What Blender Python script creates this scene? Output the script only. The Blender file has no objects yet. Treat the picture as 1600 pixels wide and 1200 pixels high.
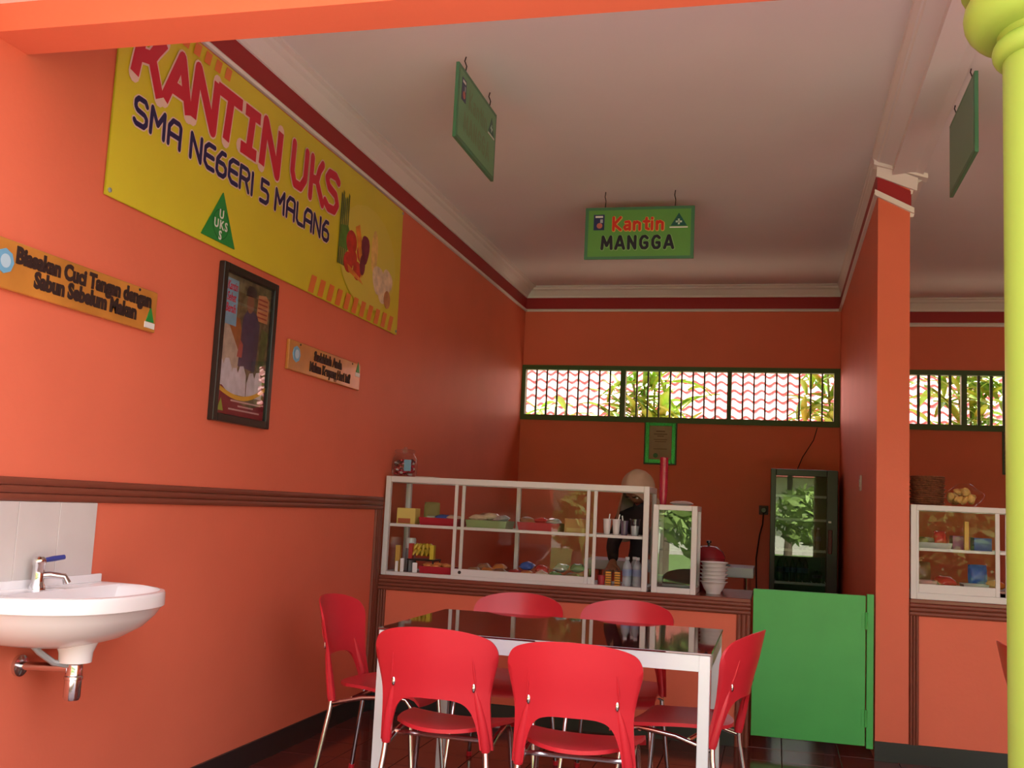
import bpy, bmesh, math, random
from mathutils import Vector, Matrix, Euler
PI = math.pi
R = random.Random(7)
scn = bpy.context.scene
COL = scn.collection

# ------------------------------------------------------------------ camera
def make_camera():
    yaw, pitch, roll = -0.2525, 0.1172, 0.0477
    fw = Vector((math.sin(yaw)*math.cos(pitch), math.cos(yaw)*math.cos(pitch), math.sin(pitch)))
    r = Vector((math.cos(yaw), -math.sin(yaw), 0)); u = r.cross(fw)
    c, s = math.cos(roll), math.sin(roll)
    r2 = c*r + s*u; u2 = -s*r + c*u
    cd = bpy.data.cameras.new('camera'); co = bpy.data.objects.new('camera', cd); COL.objects.link(co)
    m = Matrix((r2, u2, -fw)).transposed().to_4x4(); m.translation = Vector((2.3448, 0, 1.25))
    co.matrix_world = m
    cd.sensor_width = 36; cd.lens = 36*1619.4/1600; cd.clip_end = 300; cd.clip_start = 0.02
    scn.camera = co
make_camera()

# ------------------------------------------------------------------ world, sun, exposure
w = bpy.data.worlds.new('world'); scn.world = w; w.use_nodes = True
bg = w.node_tree.nodes['Background']; bg.inputs[0].default_value = (0.95, 0.93, 1.0, 1); bg.inputs[1].default_value = 1.3
sd = bpy.data.lights.new('sun', 'SUN'); sd.energy = 13.0; sd.angle = math.radians(0.6); sd.color = (1, 0.95, 0.86)
so = bpy.data.objects.new('sun', sd); COL.objects.link(so)
so.rotation_euler = Vector((-0.30, -0.42, -0.86)).to_track_quat('-Z', 'Y').to_euler()
scn.view_settings.view_transform = 'Standard'; scn.view_settings.look = 'None'
scn.view_settings.gamma = 1; scn.view_settings.use_curve_mapping = False
scn.view_settings.exposure = 1.6

# ------------------------------------------------------------------ materials
MATS = {}
def srgb(r, g, b):
    f = lambda c: (c/255/12.92) if c/255 <= 0.04045 else ((c/255+0.055)/1.055)**2.4
    return (f(r), f(g), f(b))
def mat(name, col, rough=0.5, metal=0.0, spec=0.5, var=0.0, scale=6, bump=0.0, bscale=60, coat=0.0, alpha=None, sub=None):
    if name in MATS: return MATS[name]
    m = bpy.data.materials.new(name); m.use_nodes = True; nt = m.node_tree
    b = nt.nodes['Principled BSDF']
    b.inputs['Base Color'].default_value = (*col, 1); b.inputs['Roughness'].default_value = rough
    b.inputs['Metallic'].default_value = metal; b.inputs['Specular IOR Level'].default_value = spec
    if coat: b.inputs['Coat Weight'].default_value = coat; b.inputs['Coat Roughness'].default_value = 0.05
    if var or bump:
        tc = nt.nodes.new('ShaderNodeTexCoord')
    if var:
        n = nt.nodes.new('ShaderNodeTexNoise'); n.inputs['Scale'].default_value = scale; n.inputs['Detail'].default_value = 5
        nt.links.new(tc.outputs['Object'], n.inputs['Vector'])
        rp = nt.nodes.new('ShaderNodeValToRGB')
        rp.color_ramp.elements[0].position = 0.3; rp.color_ramp.elements[1].position = 0.7
        rp.color_ramp.elements[0].color = (*[c*(1-var) for c in col], 1)
        rp.color_ramp.elements[1].color = (*[min(1, c*(1+var)) for c in col], 1)
        nt.links.new(n.outputs['Fac'], rp.inputs[0]); nt.links.new(rp.outputs[0], b.inputs['Base Color'])
    if bump:
        n2 = nt.nodes.new('ShaderNodeTexNoise'); n2.inputs['Scale'].default_value = bscale; n2.inputs['Detail'].default_value = 4
        nt.links.new(tc.outputs['Object'], n2.inputs['Vector'])
        bp = nt.nodes.new('ShaderNodeBump'); bp.inputs['Strength'].default_value = bump; bp.inputs['Distance'].default_value = 0.01
        nt.links.new(n2.outputs['Fac'], bp.inputs['Height']); nt.links.new(bp.outputs[0], b.inputs['Normal'])
    MATS[name] = m
    return m
def glass_mat(name, tint=(0.95, 0.98, 0.96), ior=1.5, rough=0.0):
    m = bpy.data.materials.new(name); m.use_nodes = True; nt = m.node_tree; nt.nodes.clear()
    out = nt.nodes.new('ShaderNodeOutputMaterial'); mix = nt.nodes.new('ShaderNodeMixShader')
    tr = nt.nodes.new('ShaderNodeBsdfTransparent'); tr.inputs[0].default_value = (*tint, 1)
    gl = nt.nodes.new('ShaderNodeBsdfGlossy'); gl.inputs['Roughness'].default_value = rough
    fr = nt.nodes.new('ShaderNodeFresnel'); fr.inputs[0].default_value = ior
    # thin sheet: both faces reflect alike, so undo the index flip on the far face
    ge = nt.nodes.new('ShaderNodeNewGeometry'); mx = nt.nodes.new('ShaderNodeMix')
    mx.inputs[2].default_value = ior; mx.inputs[3].default_value = 1/ior
    nt.links.new(ge.outputs['Backfacing'], mx.inputs[0]); nt.links.new(mx.outputs[0], fr.inputs[0])
    nt.links.new(fr.outputs[0], mix.inputs[0]); nt.links.new(tr.outputs[0], mix.inputs[1]); nt.links.new(gl.outputs[0], mix.inputs[2])
    nt.links.new(mix.outputs[0], out.inputs[0]); MATS[name] = m
    return m
ORANGE = mat('orange_paint', (0.76, 0.172, 0.097), 0.5, spec=0.22, var=0.035, scale=2.5, bump=0.08, bscale=40)
WHITEC = mat('ceiling_white', (0.80, 0.78, 0.79), 0.85, spec=0.2, var=0.02, scale=1.5)
TRIMW = mat('cornice_white', (0.82, 0.78, 0.76), 0.6, spec=0.3)
REDB = mat('red_band_paint', (0.36, 0.025, 0.03), 0.5, spec=0.3)
BROWN = mat('brown_trim', (0.21, 0.055, 0.032), 0.42, spec=0.35, var=0.05, scale=3)
BLACKB = mat('black_skirting', (0.02, 0.02, 0.021), 0.35)
TILE = mat('maroon_floor_tile', (0.11, 0.024, 0.019), 0.13, spec=0.5, var=0.18, scale=5)
GROUT = mat('grout', (0.05, 0.035, 0.03), 0.8)
WTILE = mat('wall_tile', (0.62, 0.56, 0.54), 0.2, var=0.03, scale=8)
GREENW = mat('window_green', (0.055, 0.115, 0.028), 0.5)
BAR = mat('bar_dark', (0.05, 0.06, 0.035), 0.5)
GATE = mat('gate_green', (0.075, 0.46, 0.10), 0.35, spec=0.4, var=0.05, scale=5)
COLM = mat('lime_column', (0.35, 0.50, 0.085), 0.35, spec=0.4)
ALU = mat('white_aluminium', (0.70, 0.68, 0.68), 0.35, spec=0.4)
CHROME = mat('chrome', (0.75, 0.75, 0.76), 0.12, metal=1.0)
STEEL = mat('steel_grey', (0.42, 0.45, 0.48), 0.35, metal=0.4)
PLAST = mat('red_plastic', (0.64, 0.026, 0.042), 0.34, spec=0.45)
TABW = mat('table_white', (0.72, 0.75, 0.80), 0.35, metal=0.1)
TABT = mat('maroon_glass', (0.085, 0.007, 0.010), 0.03, spec=0.9, coat=0.6)
PORC = mat('porcelain', (0.86, 0.82, 0.82), 0.12, spec=0.5)
BLUE = mat('blue_plastic', (0.03, 0.04, 0.22), 0.35)
BLACK = mat('black_plastic', (0.012, 0.012, 0.013), 0.3)
WOOD = mat('sign_wood', (0.55, 0.22, 0.04), 0.3, var=0.25, scale=4, coat=0.2)
LETB = mat('dark_lettering', (0.03, 0.012, 0.01), 0.6)
BANY = mat('banner_yellow', (0.72, 0.60, 0.035), 0.38, spec=0.4, var=0.05, scale=2, bump=0.12, bscale=3)
BANP = mat('banner_print_pale', (0.73, 0.61, 0.075), 0.4)
RED = mat('print_red', (0.62, 0.012, 0.045), 0.4)
PINKW = mat('print_outline', (0.85, 0.60, 0.55), 0.4)
NAVY = mat('print_navy', (0.018, 0.010, 0.085), 0.4)
WHITE = mat('white_print', (0.8, 0.8, 0.8), 0.5)
GREENP = mat('print_green', (0.015, 0.26, 0.05), 0.4)
ORP = mat('print_orange', (0.80, 0.20, 0.04), 0.4)
SIGNG = mat('sign_green', (0.12, 0.34, 0.075), 0.35, var=0.03)
SIGNB = mat('sign_border_green', (0.06, 0.21, 0.11), 0.4)
GLASS = glass_mat('clear_glass')
GLASSF = glass_mat('fridge_glass', (0.80, 0.86, 0.83), 1.75)
GLASSL = glass_mat('thin_glass', (.97, .98, .97), 1.30)
CLEARP = glass_mat('clear_plastic', (0.90, 0.93, 0.95), 1.45, 0.05)

# ------------------------------------------------------------------ mesh helpers
class MB:
    def __init__(s): s.v = []; s.f = []; s.m = []
    def add(s, vs, fs):
        o = len(s.v); s.v += [tuple(v) for v in vs]; s.f += [[i+o for i in f] for f in fs]; return s
    def box(s, x0, x1, y0, y1, z0, z1):
        v = [(x, y, z) for z in (z0, z1) for y in (y0, y1) for x in (x0, x1)]
        return s.add(v, [(0,2,3,1), (4,5,7,6), (0,1,5,4), (1,3,7,5), (3,2,6,7), (2,0,4,6)])
    def bbox(s, x0, x1, y0, y1, z0, z1, b=0.004):           # box with chamfered edges
        bm = bmesh.new(); bmesh.ops.create_cube(bm, size=1)
        for v in bm.verts:
            v.co = Vector(((x0+x1)/2+v.co.x*(x1-x0), (y0+y1)/2+v.co.y*(y1-y0), (z0+z1)/2+v.co.z*(z1-z0)))
        bmesh.ops.bevel(bm, geom=bm.edges[:], offset=min(b, .45*min(abs(x1-x0), abs(y1-y0), abs(z1-z0))), segments=2, affect='EDGES', profile=0.5)
        bm.verts.index_update()
        s.add([v.co[:] for v in bm.verts], [[v.index for v in f.verts] for f in bm.faces]); bm.free(); return s
    def prism(s, pts, a, b, axis=2):                        # polygon extruded along axis; pts in the two other axes
        n = len(pts)
        def P(p, h):
            return (h, p[0], p[1]) if axis == 0 else (p[0], h, p[1]) if axis == 1 else (p[0], p[1], h)
        vs = [P(p, a) for p in pts] + [P(p, b) for p in pts]
        fs = [list(range(n))[::-1], list(range(n, 2*n))] + [[i, (i+1) % n, n+(i+1) % n, n+i] for i in range(n)]
        return s.add(vs, fs)
    def tube(s, path, r, seg=8, cap=True):
        path = [Vector(p) for p in path]; n = len(path); rr = r if isinstance(r, (list, tuple)) else [r]*n
        up = None; rings = []
        for i, p in enumerate(path):
            t = (path[min(i+1, n-1)]-path[max(i-1, 0)]).normalized()
            if up is None: up = Vector((0, 0, 1)) if abs(t.z) < .9 else Vector((1, 0, 0))
            a = t.cross(up).normalized(); up = a.cross(t).normalized()
            rings.append([p + rr[i]*(math.cos(2*PI*k/seg)*a + math.sin(2*PI*k/seg)*up) for k in range(seg)])
        vs = [v for g in rings for v in g]; fs = []
        for i in range(n-1):
            for k in range(seg):
                k2 = (k+1) % seg; fs.append((i*seg+k, i*seg+k2, (i+1)*seg+k2, (i+1)*seg+k))
        if cap: fs += [tuple(range(seg))[::-1], tuple(range((n-1)*seg, n*seg))]
        return s.add(vs, fs)
    def lathe(s, prof, c=(0, 0, 0), seg=20, sx=1, sy=1):
        vs = []; fs = []; n = len(prof)
        for k in range(seg):
            a = 2*PI*k/seg
            for r, z in prof: vs.append((c[0]+sx*r*math.cos(a), c[1]+sy*r*math.sin(a), c[2]+z))
        for k in range(seg):
            k2 = (k+1) % seg
            for i in range(n-1): fs.append((k*n+i, k2*n+i, k2*n+i+1, k*n+i+1))
        return s.add(vs, fs)
    def grid(s, fn, nu, nv):
        vs = [fn(i/nu, j/nv) for i in range(nu+1) for j in range(nv+1)]
        fs = [(i*(nv+1)+j, (i+1)*(nv+1)+j, (i+1)*(nv+1)+j+1, i*(nv+1)+j+1) for i in range(nu) for j in range(nv)]
        return s.add(vs, fs)
    def ball(s, c, rx, ry=None, rz=None, seg=10, rings=6):
        ry = ry or rx; rz = rz or rx
        return s.lathe([(math.cos(-PI/2+PI*i/rings), rz*math.sin(-PI/2+PI*i/rings)) for i in range(rings+1)], c, seg, rx, ry)
    def poly(s, pts, z=0.0):
        return s.add([(p[0], p[1], z) for p in pts], [list(range(len(pts)))])
    def mesh(s, name, smooth=False, angle=40):
        me = bpy.data.meshes.new(name); me.from_pydata(s.v, [], s.f)
        bm = bmesh.new(); bm.from_mesh(me)
        bmesh.ops.remove_doubles(bm, verts=bm.verts[:], dist=1e-5)
        bmesh.ops.recalc_face_normals(bm, faces=bm.faces[:])
        if smooth:
            th = math.radians(angle)
            for f in bm.faces: f.smooth = True
            for e in bm.edges:
                if len(e.link_faces) == 2 and e.calc_face_angle(0) > th: e.smooth = False
        bm.to_mesh(me); bm.free(); return me
    def build(s, name, m, parent=None, smooth=False, loc=None, angle=40):
        return place(s.mesh(name, smooth, angle), name, m, parent, loc)
def place(me, name, m, parent=None, loc=None, rot=None):
    if m is not None and not me.materials: me.materials.append(m)
    o = bpy.data.objects.new(name, me); COL.objects.link(o)
    if parent: o.parent = parent
    if loc: o.location = loc
    if rot: o.rotation_euler = rot
    return o
def tag(o, label=None, cat=None, group=None, kind=None):
    if label: o['label'] = label
    if cat: o['category'] = cat
    if group: o['group'] = group
    if kind: o['kind'] = kind
    return o
def struct(o): o['kind'] = 'structure'; return o
def thing(name, label, cat, loc=(0, 0, 0), rot=(0, 0, 0), group=None):
    o = bpy.data.objects.new(name, None); COL.objects.link(o); o.empty_display_size = .05
    o.location = loc; o.rotation_euler = rot
    return tag(o, label, cat, group)
def clone(root, loc=None, rot=None, label=None, name=None):
    def cp(o, par):
        c = o.copy(); COL.objects.link(c); c.parent = par
        for ch in o.children: cp(ch, c)
        return c
    kids = list(root.children)
    r = root.copy(); COL.objects.link(r)
    for ch in kids: cp(ch, r)
    if loc is not None: r.location = loc
    if rot is not None: r.rotation_euler = rot
    if label: r['label'] = label
    return r
def text(s, size, m, parent, x, y, z, name='lettering', offset=0.0, ext=0.0008, align='CENTER', sx=1.0, shear=0.0, space=1.0):
    cu = bpy.data.curves.new('t', 'FONT'); cu.body = s; cu.size = size; cu.align_x = align; cu.offset = offset
    cu.extrude = ext; cu.shear = shear; cu.space_character = space; cu.resolution_u = 3
    ob = bpy.data.objects.new('t', cu); COL.objects.link(ob)
    dg = bpy.context.evaluated_depsgraph_get(); dg.update()
    me = bpy.data.meshes.new_from_object(ob.evaluated_get(dg))
    bpy.data.objects.remove(ob); bpy.data.curves.remove(cu)
    me.transform(Matrix.Diagonal((sx, 1, 1, 1))); me.materials.clear(); me.materials.append(m)
    o = bpy.data.objects.new(name, me); COL.objects.link(o); o.parent = parent; o.location = (x, y, z)
    return o
def strokes(mb, lines, wd, z, ox, oy, sx, sy, rnd=True, cs=8):
    h = wd/2; z0_ = z; cnt = 0
    for ln in lines:
        P = [Vector((ox+p[0]*sx, oy+p[1]*sy)) for p in ln]
        for a, b in zip(P, P[1:]):
            d = (b-a); L = d.length
            if L < 1e-6: continue
            d /= L; n = Vector((-d.y, d.x))*h; e = d*0 if rnd else d*h*0.0
            cnt += 1; z = z0_+cnt*1.5e-5
            mb.poly([a-e-n, b+e-n, b+e+n, a-e+n], z)
        for p in (P if rnd else P[1:-1]):
            cnt += 1; z = z0_+cnt*1.5e-5
            mb.poly([(p.x+h*math.cos(2*PI*k/cs), p.y+h*math.sin(2*PI*k/cs)) for k in range(cs)], z)
WALLL = (PI/2, 0, PI/2)     # panel frame on the left wall: X along +y, Y up, Z out of the wall
FACE = (PI/2, 0, 0)         # panel frame facing the yard
SIDE = (PI/2, 0, -PI/2)     # panel frame facing -x

# ================================================================== STRUCTURE
XL, W, W2, D, DC, XR = 0.0, 2.88, 3.05, 9.478, 6.026, 6.3
HL, HR = 3.33, 3.20
# floor: grout bed + tiles
fl = struct(MB().box(-0.2, XR+.2, 0.9, D+.2, -0.12, -0.006).build('floor', GROUT))
t = .30
def tile_mesh():
    return MB().bbox(0.0015, t-.0015, 0.0015, t-.0015, -0.012, 0.0, .002).mesh('floor_tile')
tm = tile_mesh(); rest = MB()
for i in range(int(XR/t)+1):
    for j in range(29):
        x, y = i*t, 0.95+j*t
        if y+t > D+.1: continue
        if 0 <= i < 16 and 9 <= j <= 17: place(tm, 'floor_tile', TILE, fl, (x, y, R.uniform(-.0006, 0)))
        else: rest.box(x+.0015, x+t-.0015, y+.0015, y+t-.0015, -.010, 0)
ro = rest.build('floor_tile_field', TILE, fl); ro['kind'] = 'stuff'

struct(MB().box(-.2, 0, 1.0, D+.2, -.1, 3.6).build('wall_left', ORANGE))
struct(MB().box(XR, XR+.2, 1.0, D+.2, -.1, 3.6).build('wall_right', ORANGE))
wz0, wz1 = 2.068, 2.586
b = MB().box(0, XR, D, D+.15, -.1, wz0).box(0, XR, D, D+.15, wz1, 3.6).box(W, W2, D, D+.15, wz0, wz1).box(5.85, XR, D, D+.15, wz0, wz1)
struct(b.build('wall_back', ORANGE))
struct(MB().box(W, W2, DC, D, -.05, 3.34).build('wall_partition', ORANGE))
struct(MB().box(0, 2.95, 2.68, D, HL, HL+.1).build('ceiling', WHITEC))
struct(MB().box(2.95, XR, 2.68, D, HR, HR+.1).build('ceiling_annex', WHITEC))
# sloping soffit beam between the two ceilings
bm_ = MB().prism([(2.862, HL), (2.862, 3.272), (3.11, 3.186), (3.11, HL)], 2.68, DC+.002, 1)
so_ = struct(bm_.build('beam_soffit', WHITEC))
MB().prism([(2.842, HL), (2.842, 3.295), (2.878, 3.262), (2.885, 3.29), (2.885, HL)], 2.68, DC-.07, 1).build('edge_moulding', TRIMW, so_)
# front lintel beam in orange
lb = struct(MB().box(-.0, XR, 2.52, 2.68, 2.61, 3.6).build('beam_front', ORANGE))
# veranda ceiling and roof
struct(MB().box(-.6, XR+.4, 2.0, 2.52, 2.70, 2.78).build('ceiling_veranda', TRIMW))
ROOFM = mat('roof_red', (0.34, 0.075, 0.05), 0.7, var=0.15)
struct(MB().prism([(1.9, 2.80), (1.9, 2.95), (6.2, 4.9), (10.32, 3.42), (10.32, 3.34), (9.7, 3.42), (2.4, 3.42)], -.7, XR+.7, 0).build('roof', ROOFM))  # unseen roof added overhead; back overhang sized to keep sun out of the windows

# cornices and bands, room by room
def cornice(n, a, bpt, nx, ny, zc, zr1, zr0, zs0, mats=(TRIMW, REDB, TRIMW), m0=None, m1=None, ps=1.0):
    """profile running from a to bpt (xy), n = direction pointing into the room"""
    a = Vector(a); bpt = Vector(bpt); nn = Vector((nx, ny))
    d = (bpt-a).normalized()
    def run(prof, name, m, parent=None):
        mb = MB(); k = len(prof); vs = []
        for p, sgn in ((a, m0 or 0), (bpt, m1 or 0)):
            for (o, z) in prof:
                q = p + nn*o + d*(o*sgn); vs.append((q.x, q.y, z))
        fs = [[i, (i+1) % k, k+(i+1) % k, k+i] for i in range(k)] + [list(range(k)), list(range(k, 2*k))]
        mb.add(vs, fs); return mb.build(name, m, parent, smooth=True, angle=25)
    h = zc-zr1
    prof = [(0, zc), (0, zr1), (.018, zr1), (.022, zr1+h*.18), (.035, zr1+h*.32), (.055, zr1+h*.5), (.062, zr1+h*.62), (.085, zr1+h*.7), (.092, zr1+h*.85), (.115, zr1+h*.9), (.115, zc)]
    prof = [(o*ps, z) for o, z in prof]
    c = struct(run(prof, 'trim_%d' % n, mats[0]))
    run([(0, zr1), (0, zr0), (.006, zr0), (.006, zr1)], 'red_band', mats[1], c)
    run([(0, zr0), (0, zs0), (.018, zs0), (.022, (zs0+zr0)/2), (.012, zr0)], 'lower_strip', mats[2], c)
cornice(1, (0, 2.68), (0, D), 1, 0, HL, 3.232, 3.125, 3.100, m1=-1)
cornice(2, (0, D), (W, D), 0, -1, HL, 3.232, 3.125, 3.100, m0=1, m1=-.32)
cornice(3, (W, D), (W, DC), -1, 0, HL, 3.232, 3.125, 3.100, m0=1, m1=0, ps=.32)
cornice(4, (W2, D), (XR, D), 0, -1, HR, 3.098, 3.0, 2.966)
cornice(6, (W2, D), (W2, DC), 1, 0, HR, 3.098, 3.0, 2.966, m0=1, m1=.3, ps=.7)
# the pillar end: mouldings tilt from the higher room down to the lower one
def tilt(n):
    def slab(name, zl0, zl1, zr0, zr1, xl, xr, y0, y1, m, par=None, yb=None):
        yb = yb if yb is not None else y0
        vs = []
        vs = [(xl, y1, zl0), (xr, y1, zr0), (xr, y1, zr1), (xl, y1, zl1), (xl, y0, zl0), (xr, y0, zr0), (xr, yb, zr1), (xl, yb, zl1)]
        fs = [(0,1,2,3), (4,5,6,7), (0,1,5,4), (1,2,6,5), (2,3,7,6), (3,0,4,7)]
        return MB().add(vs, fs).build(name, m, par)
    c = struct(slab('trim_5', 3.205, 3.262, 3.112, 3.172, W-.012, W2+.035, DC-.02, DC, TRIMW, None, DC-.062))
    slab('cornice_lip', 3.255, 3.283, 3.165, 3.192, W-.03, W2+.085, DC-.075, DC, TRIMW, c)
    slab('red_band', 3.10, 3.21, 3.0, 3.115, W-.003, W2+.003, DC-.005, DC, REDB, c)
    slab('lower_strip', 3.095, 3.128, 2.982, 3.014, W-.02, W2+.02, DC-.022, DC, TRIMW, c)
tilt(5)

# dado rail with ribs on the left wall, plus vertical rail beside the counter
def rib_prof(w0, w1, d=.014, ribs=3):
    pts = [(0.0, w0), (d*.7, w0)]; n = ribs; s = (w1-w0)/n
    for i in range(n):
        for k in range(1, 6):
            a = PI*k/6; pts.append((d*.7+d*.55*math.sin(a), w0+s*i+s*(1-math.cos(a))/2))
        pts.append((d*.7, w0+s*(i+1)))
    pts.append((0.0, w1)); return pts
dr = struct(MB().prism(rib_prof(1.192, 1.268), 1.0, 6.016, 1).build('trim_7', BROWN, smooth=True, angle=30))
pv = rib_prof(5.918, 6.016)
MB().prism(pv, .1, 1.192, 2).build('upright_rail', BROWN, dr, smooth=True, angle=30)
struct(MB().box(0, .012, 1.0, 6.016, 0, .105).build('baseboard_left', BLACKB))
bp_ = struct(MB().box(W-.003, W2+.003, DC-.012, DC, 0, .10).build('baseboard_pillar', BLACKB))

# wall tiles over the basin
tp = struct(MB().box(0, .006, 2.25, 3.238, .94, 1.192).build('trim_8', mat('tile_grout', (0.75, 0.7, 0.68), .7)))
for k in range(5):
    y1 = 3.237-k*.198; MB().bbox(.002, .012, y1-.196, y1, .941, 1.191, .0015).build('wall_tile', WTILE, tp)

# windows: green frames with dark upright bars
def window(n, xs, x0, x1, bw=1.0):
    wdw = struct(MB().box(x0, x1, D-.02, D+.06, wz1-.042, wz1).box(x0, x1, D-.02, D+.06, wz0, wz0+.05).build('window_%d' % n, GREENW))
    ed = [x0] + [v for pr in zip([a[1] for a in xs[:-1]], [a[0] for a in xs[1:]]) for v in pr]
    MB().box(x0, xs[0][0], D-.02, D+.06, wz0+.05, wz1-.042).build('stile', GREENW, wdw)
    MB().box(xs[-1][1], x1, D-.02, D+.06, wz0+.05, wz1-.042).build('stile', GREENW, wdw)
    for a, c in zip(xs[:-1], xs[1:]): MB().box(a[1], c[0], D-.02, D+.06, wz0+.05, wz1-.042).build('mullion', GREENW, wdw)
    for a in xs:
        nb = 8
        for k in range(1, nb+1):
            x = a[0]+(a[1]-a[0])*k/(nb+1)
            MB().box(x-.0075*bw, x+.0075*bw, D+.01, D+.028, wz0+.048, wz1-.04).build('bar', BAR, wdw)
window(1, [(.035, .937), (.985, 1.906), (1.945, 2.828)], 0, W)
window(2, [(3.10, 3.868), (3.912, 4.80), (4.845, 5.75)], W2, 5.85, 1.5)

# ================================================================== COUNTERS AND GATE
def counter(label, x0, x1, z1, yb, stl, rgt, group=None):
    r = thing('serving_counter', label, 'counter', (0, 0, 0))
    MB().box(x0, x1, DC, DC+.11, 0, z1-.02).build('front_wall', ORANGE, r)
    MB().bbox(x0, x1, DC-.012, yb, z1-.022, z1, .004).build('worktop', mat('brown_worktop', (0.22, 0.05, 0.03), .25, var=.05), r)
    MB().prism([(DC-p[0], p[1]) for p in rib_prof(z1-.088, z1-.022)], x0, x1, 0).build('moulding_rail', BROWN, r, smooth=True, angle=30)
    MB().prism([(p[1], DC-p[0]) for p in rib_prof(x0, x0+stl)], .1, z1-.088, 2).build('moulding_upright', BROWN, r, smooth=True, angle=30)
    if rgt: MB().prism([(p[1], DC-p[0]) for p in rib_prof(x1-rgt, x1)], .0, z1-.088, 2).build('moulding_upright', BROWN, r, smooth=True, angle=30)
    MB().box(x0+.0, x1-(rgt or 0), DC-.012, DC, 0, .10).build('skirting', BLACKB, r)
    MB().box(x1-.10, x1-.0, DC+.11, yb-.02, 0, z1-.022).build('end_wall', ORANGE, r)
    return r
counter('orange half-height counter with ribbed brown border carrying the long glass display cabinet', .013, 2.222, .80, 6.75, .05, .075)
counter('orange counter panel right of the pillar with brown ribbed border behind the lime column', W2+.003, 5.6, .858, 6.7, .045, .07)

g = thing('counter_gate', 'low green metal gate between the counter and the orange pillar', 'gate', (2.235, DC-.03, .072))
MB().bbox(0, .592, 0, .03, 0, .788, .003).build('leaf', GATE, g)
MB().bbox(.598, .634, 0, .035, -.012, .796, .003).build('post', GATE, g)
for z in (.10, .61):
    hgm = MB().tube([(.595, -.006, z), (.595, -.006, z+.09)], .008, 8).box(.573, .593, -.004, 0, z, z+.09).box(.597, .617, -.004, 0, z, z+.09)
    hgm.build('hinge', GATE, g, smooth=True)

# lime column with turned capital
c = thing('veranda_column', 'bright lime green round column with turned ring capital under the front beam', 'column', (2.982, 2.6, 0))
MB().lathe([(0, 0), (.19, 0), (.19, .12), (.15, .16), (.125, .2), (.125, .2)], seg=32).build('base', COLM, c, smooth=True)
MB().lathe([(.123, .18), (.122, 2.37)], seg=40).build('shaft', COLM, c, smooth=True)
pr = [(.122, 2.37)]
for k in range(9): a = -PI/2+PI*k/8; pr.append((.128+.018*math.cos(a), 2.395+.025*math.sin(a)))
pr += [(.13, 2.425), (.135, 2.435)]
for k in range(11): a = -PI/2+PI*k/10; pr.append((.165+.045*math.cos(a), 2.49+.055*math.sin(a)))
pr += [(.20, 2.55), (.215, 2.56), (.215, 2.609), (0, 2.609)]
MB().lathe(pr, seg=40).build('capital', COLM, c, smooth=True)

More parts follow.
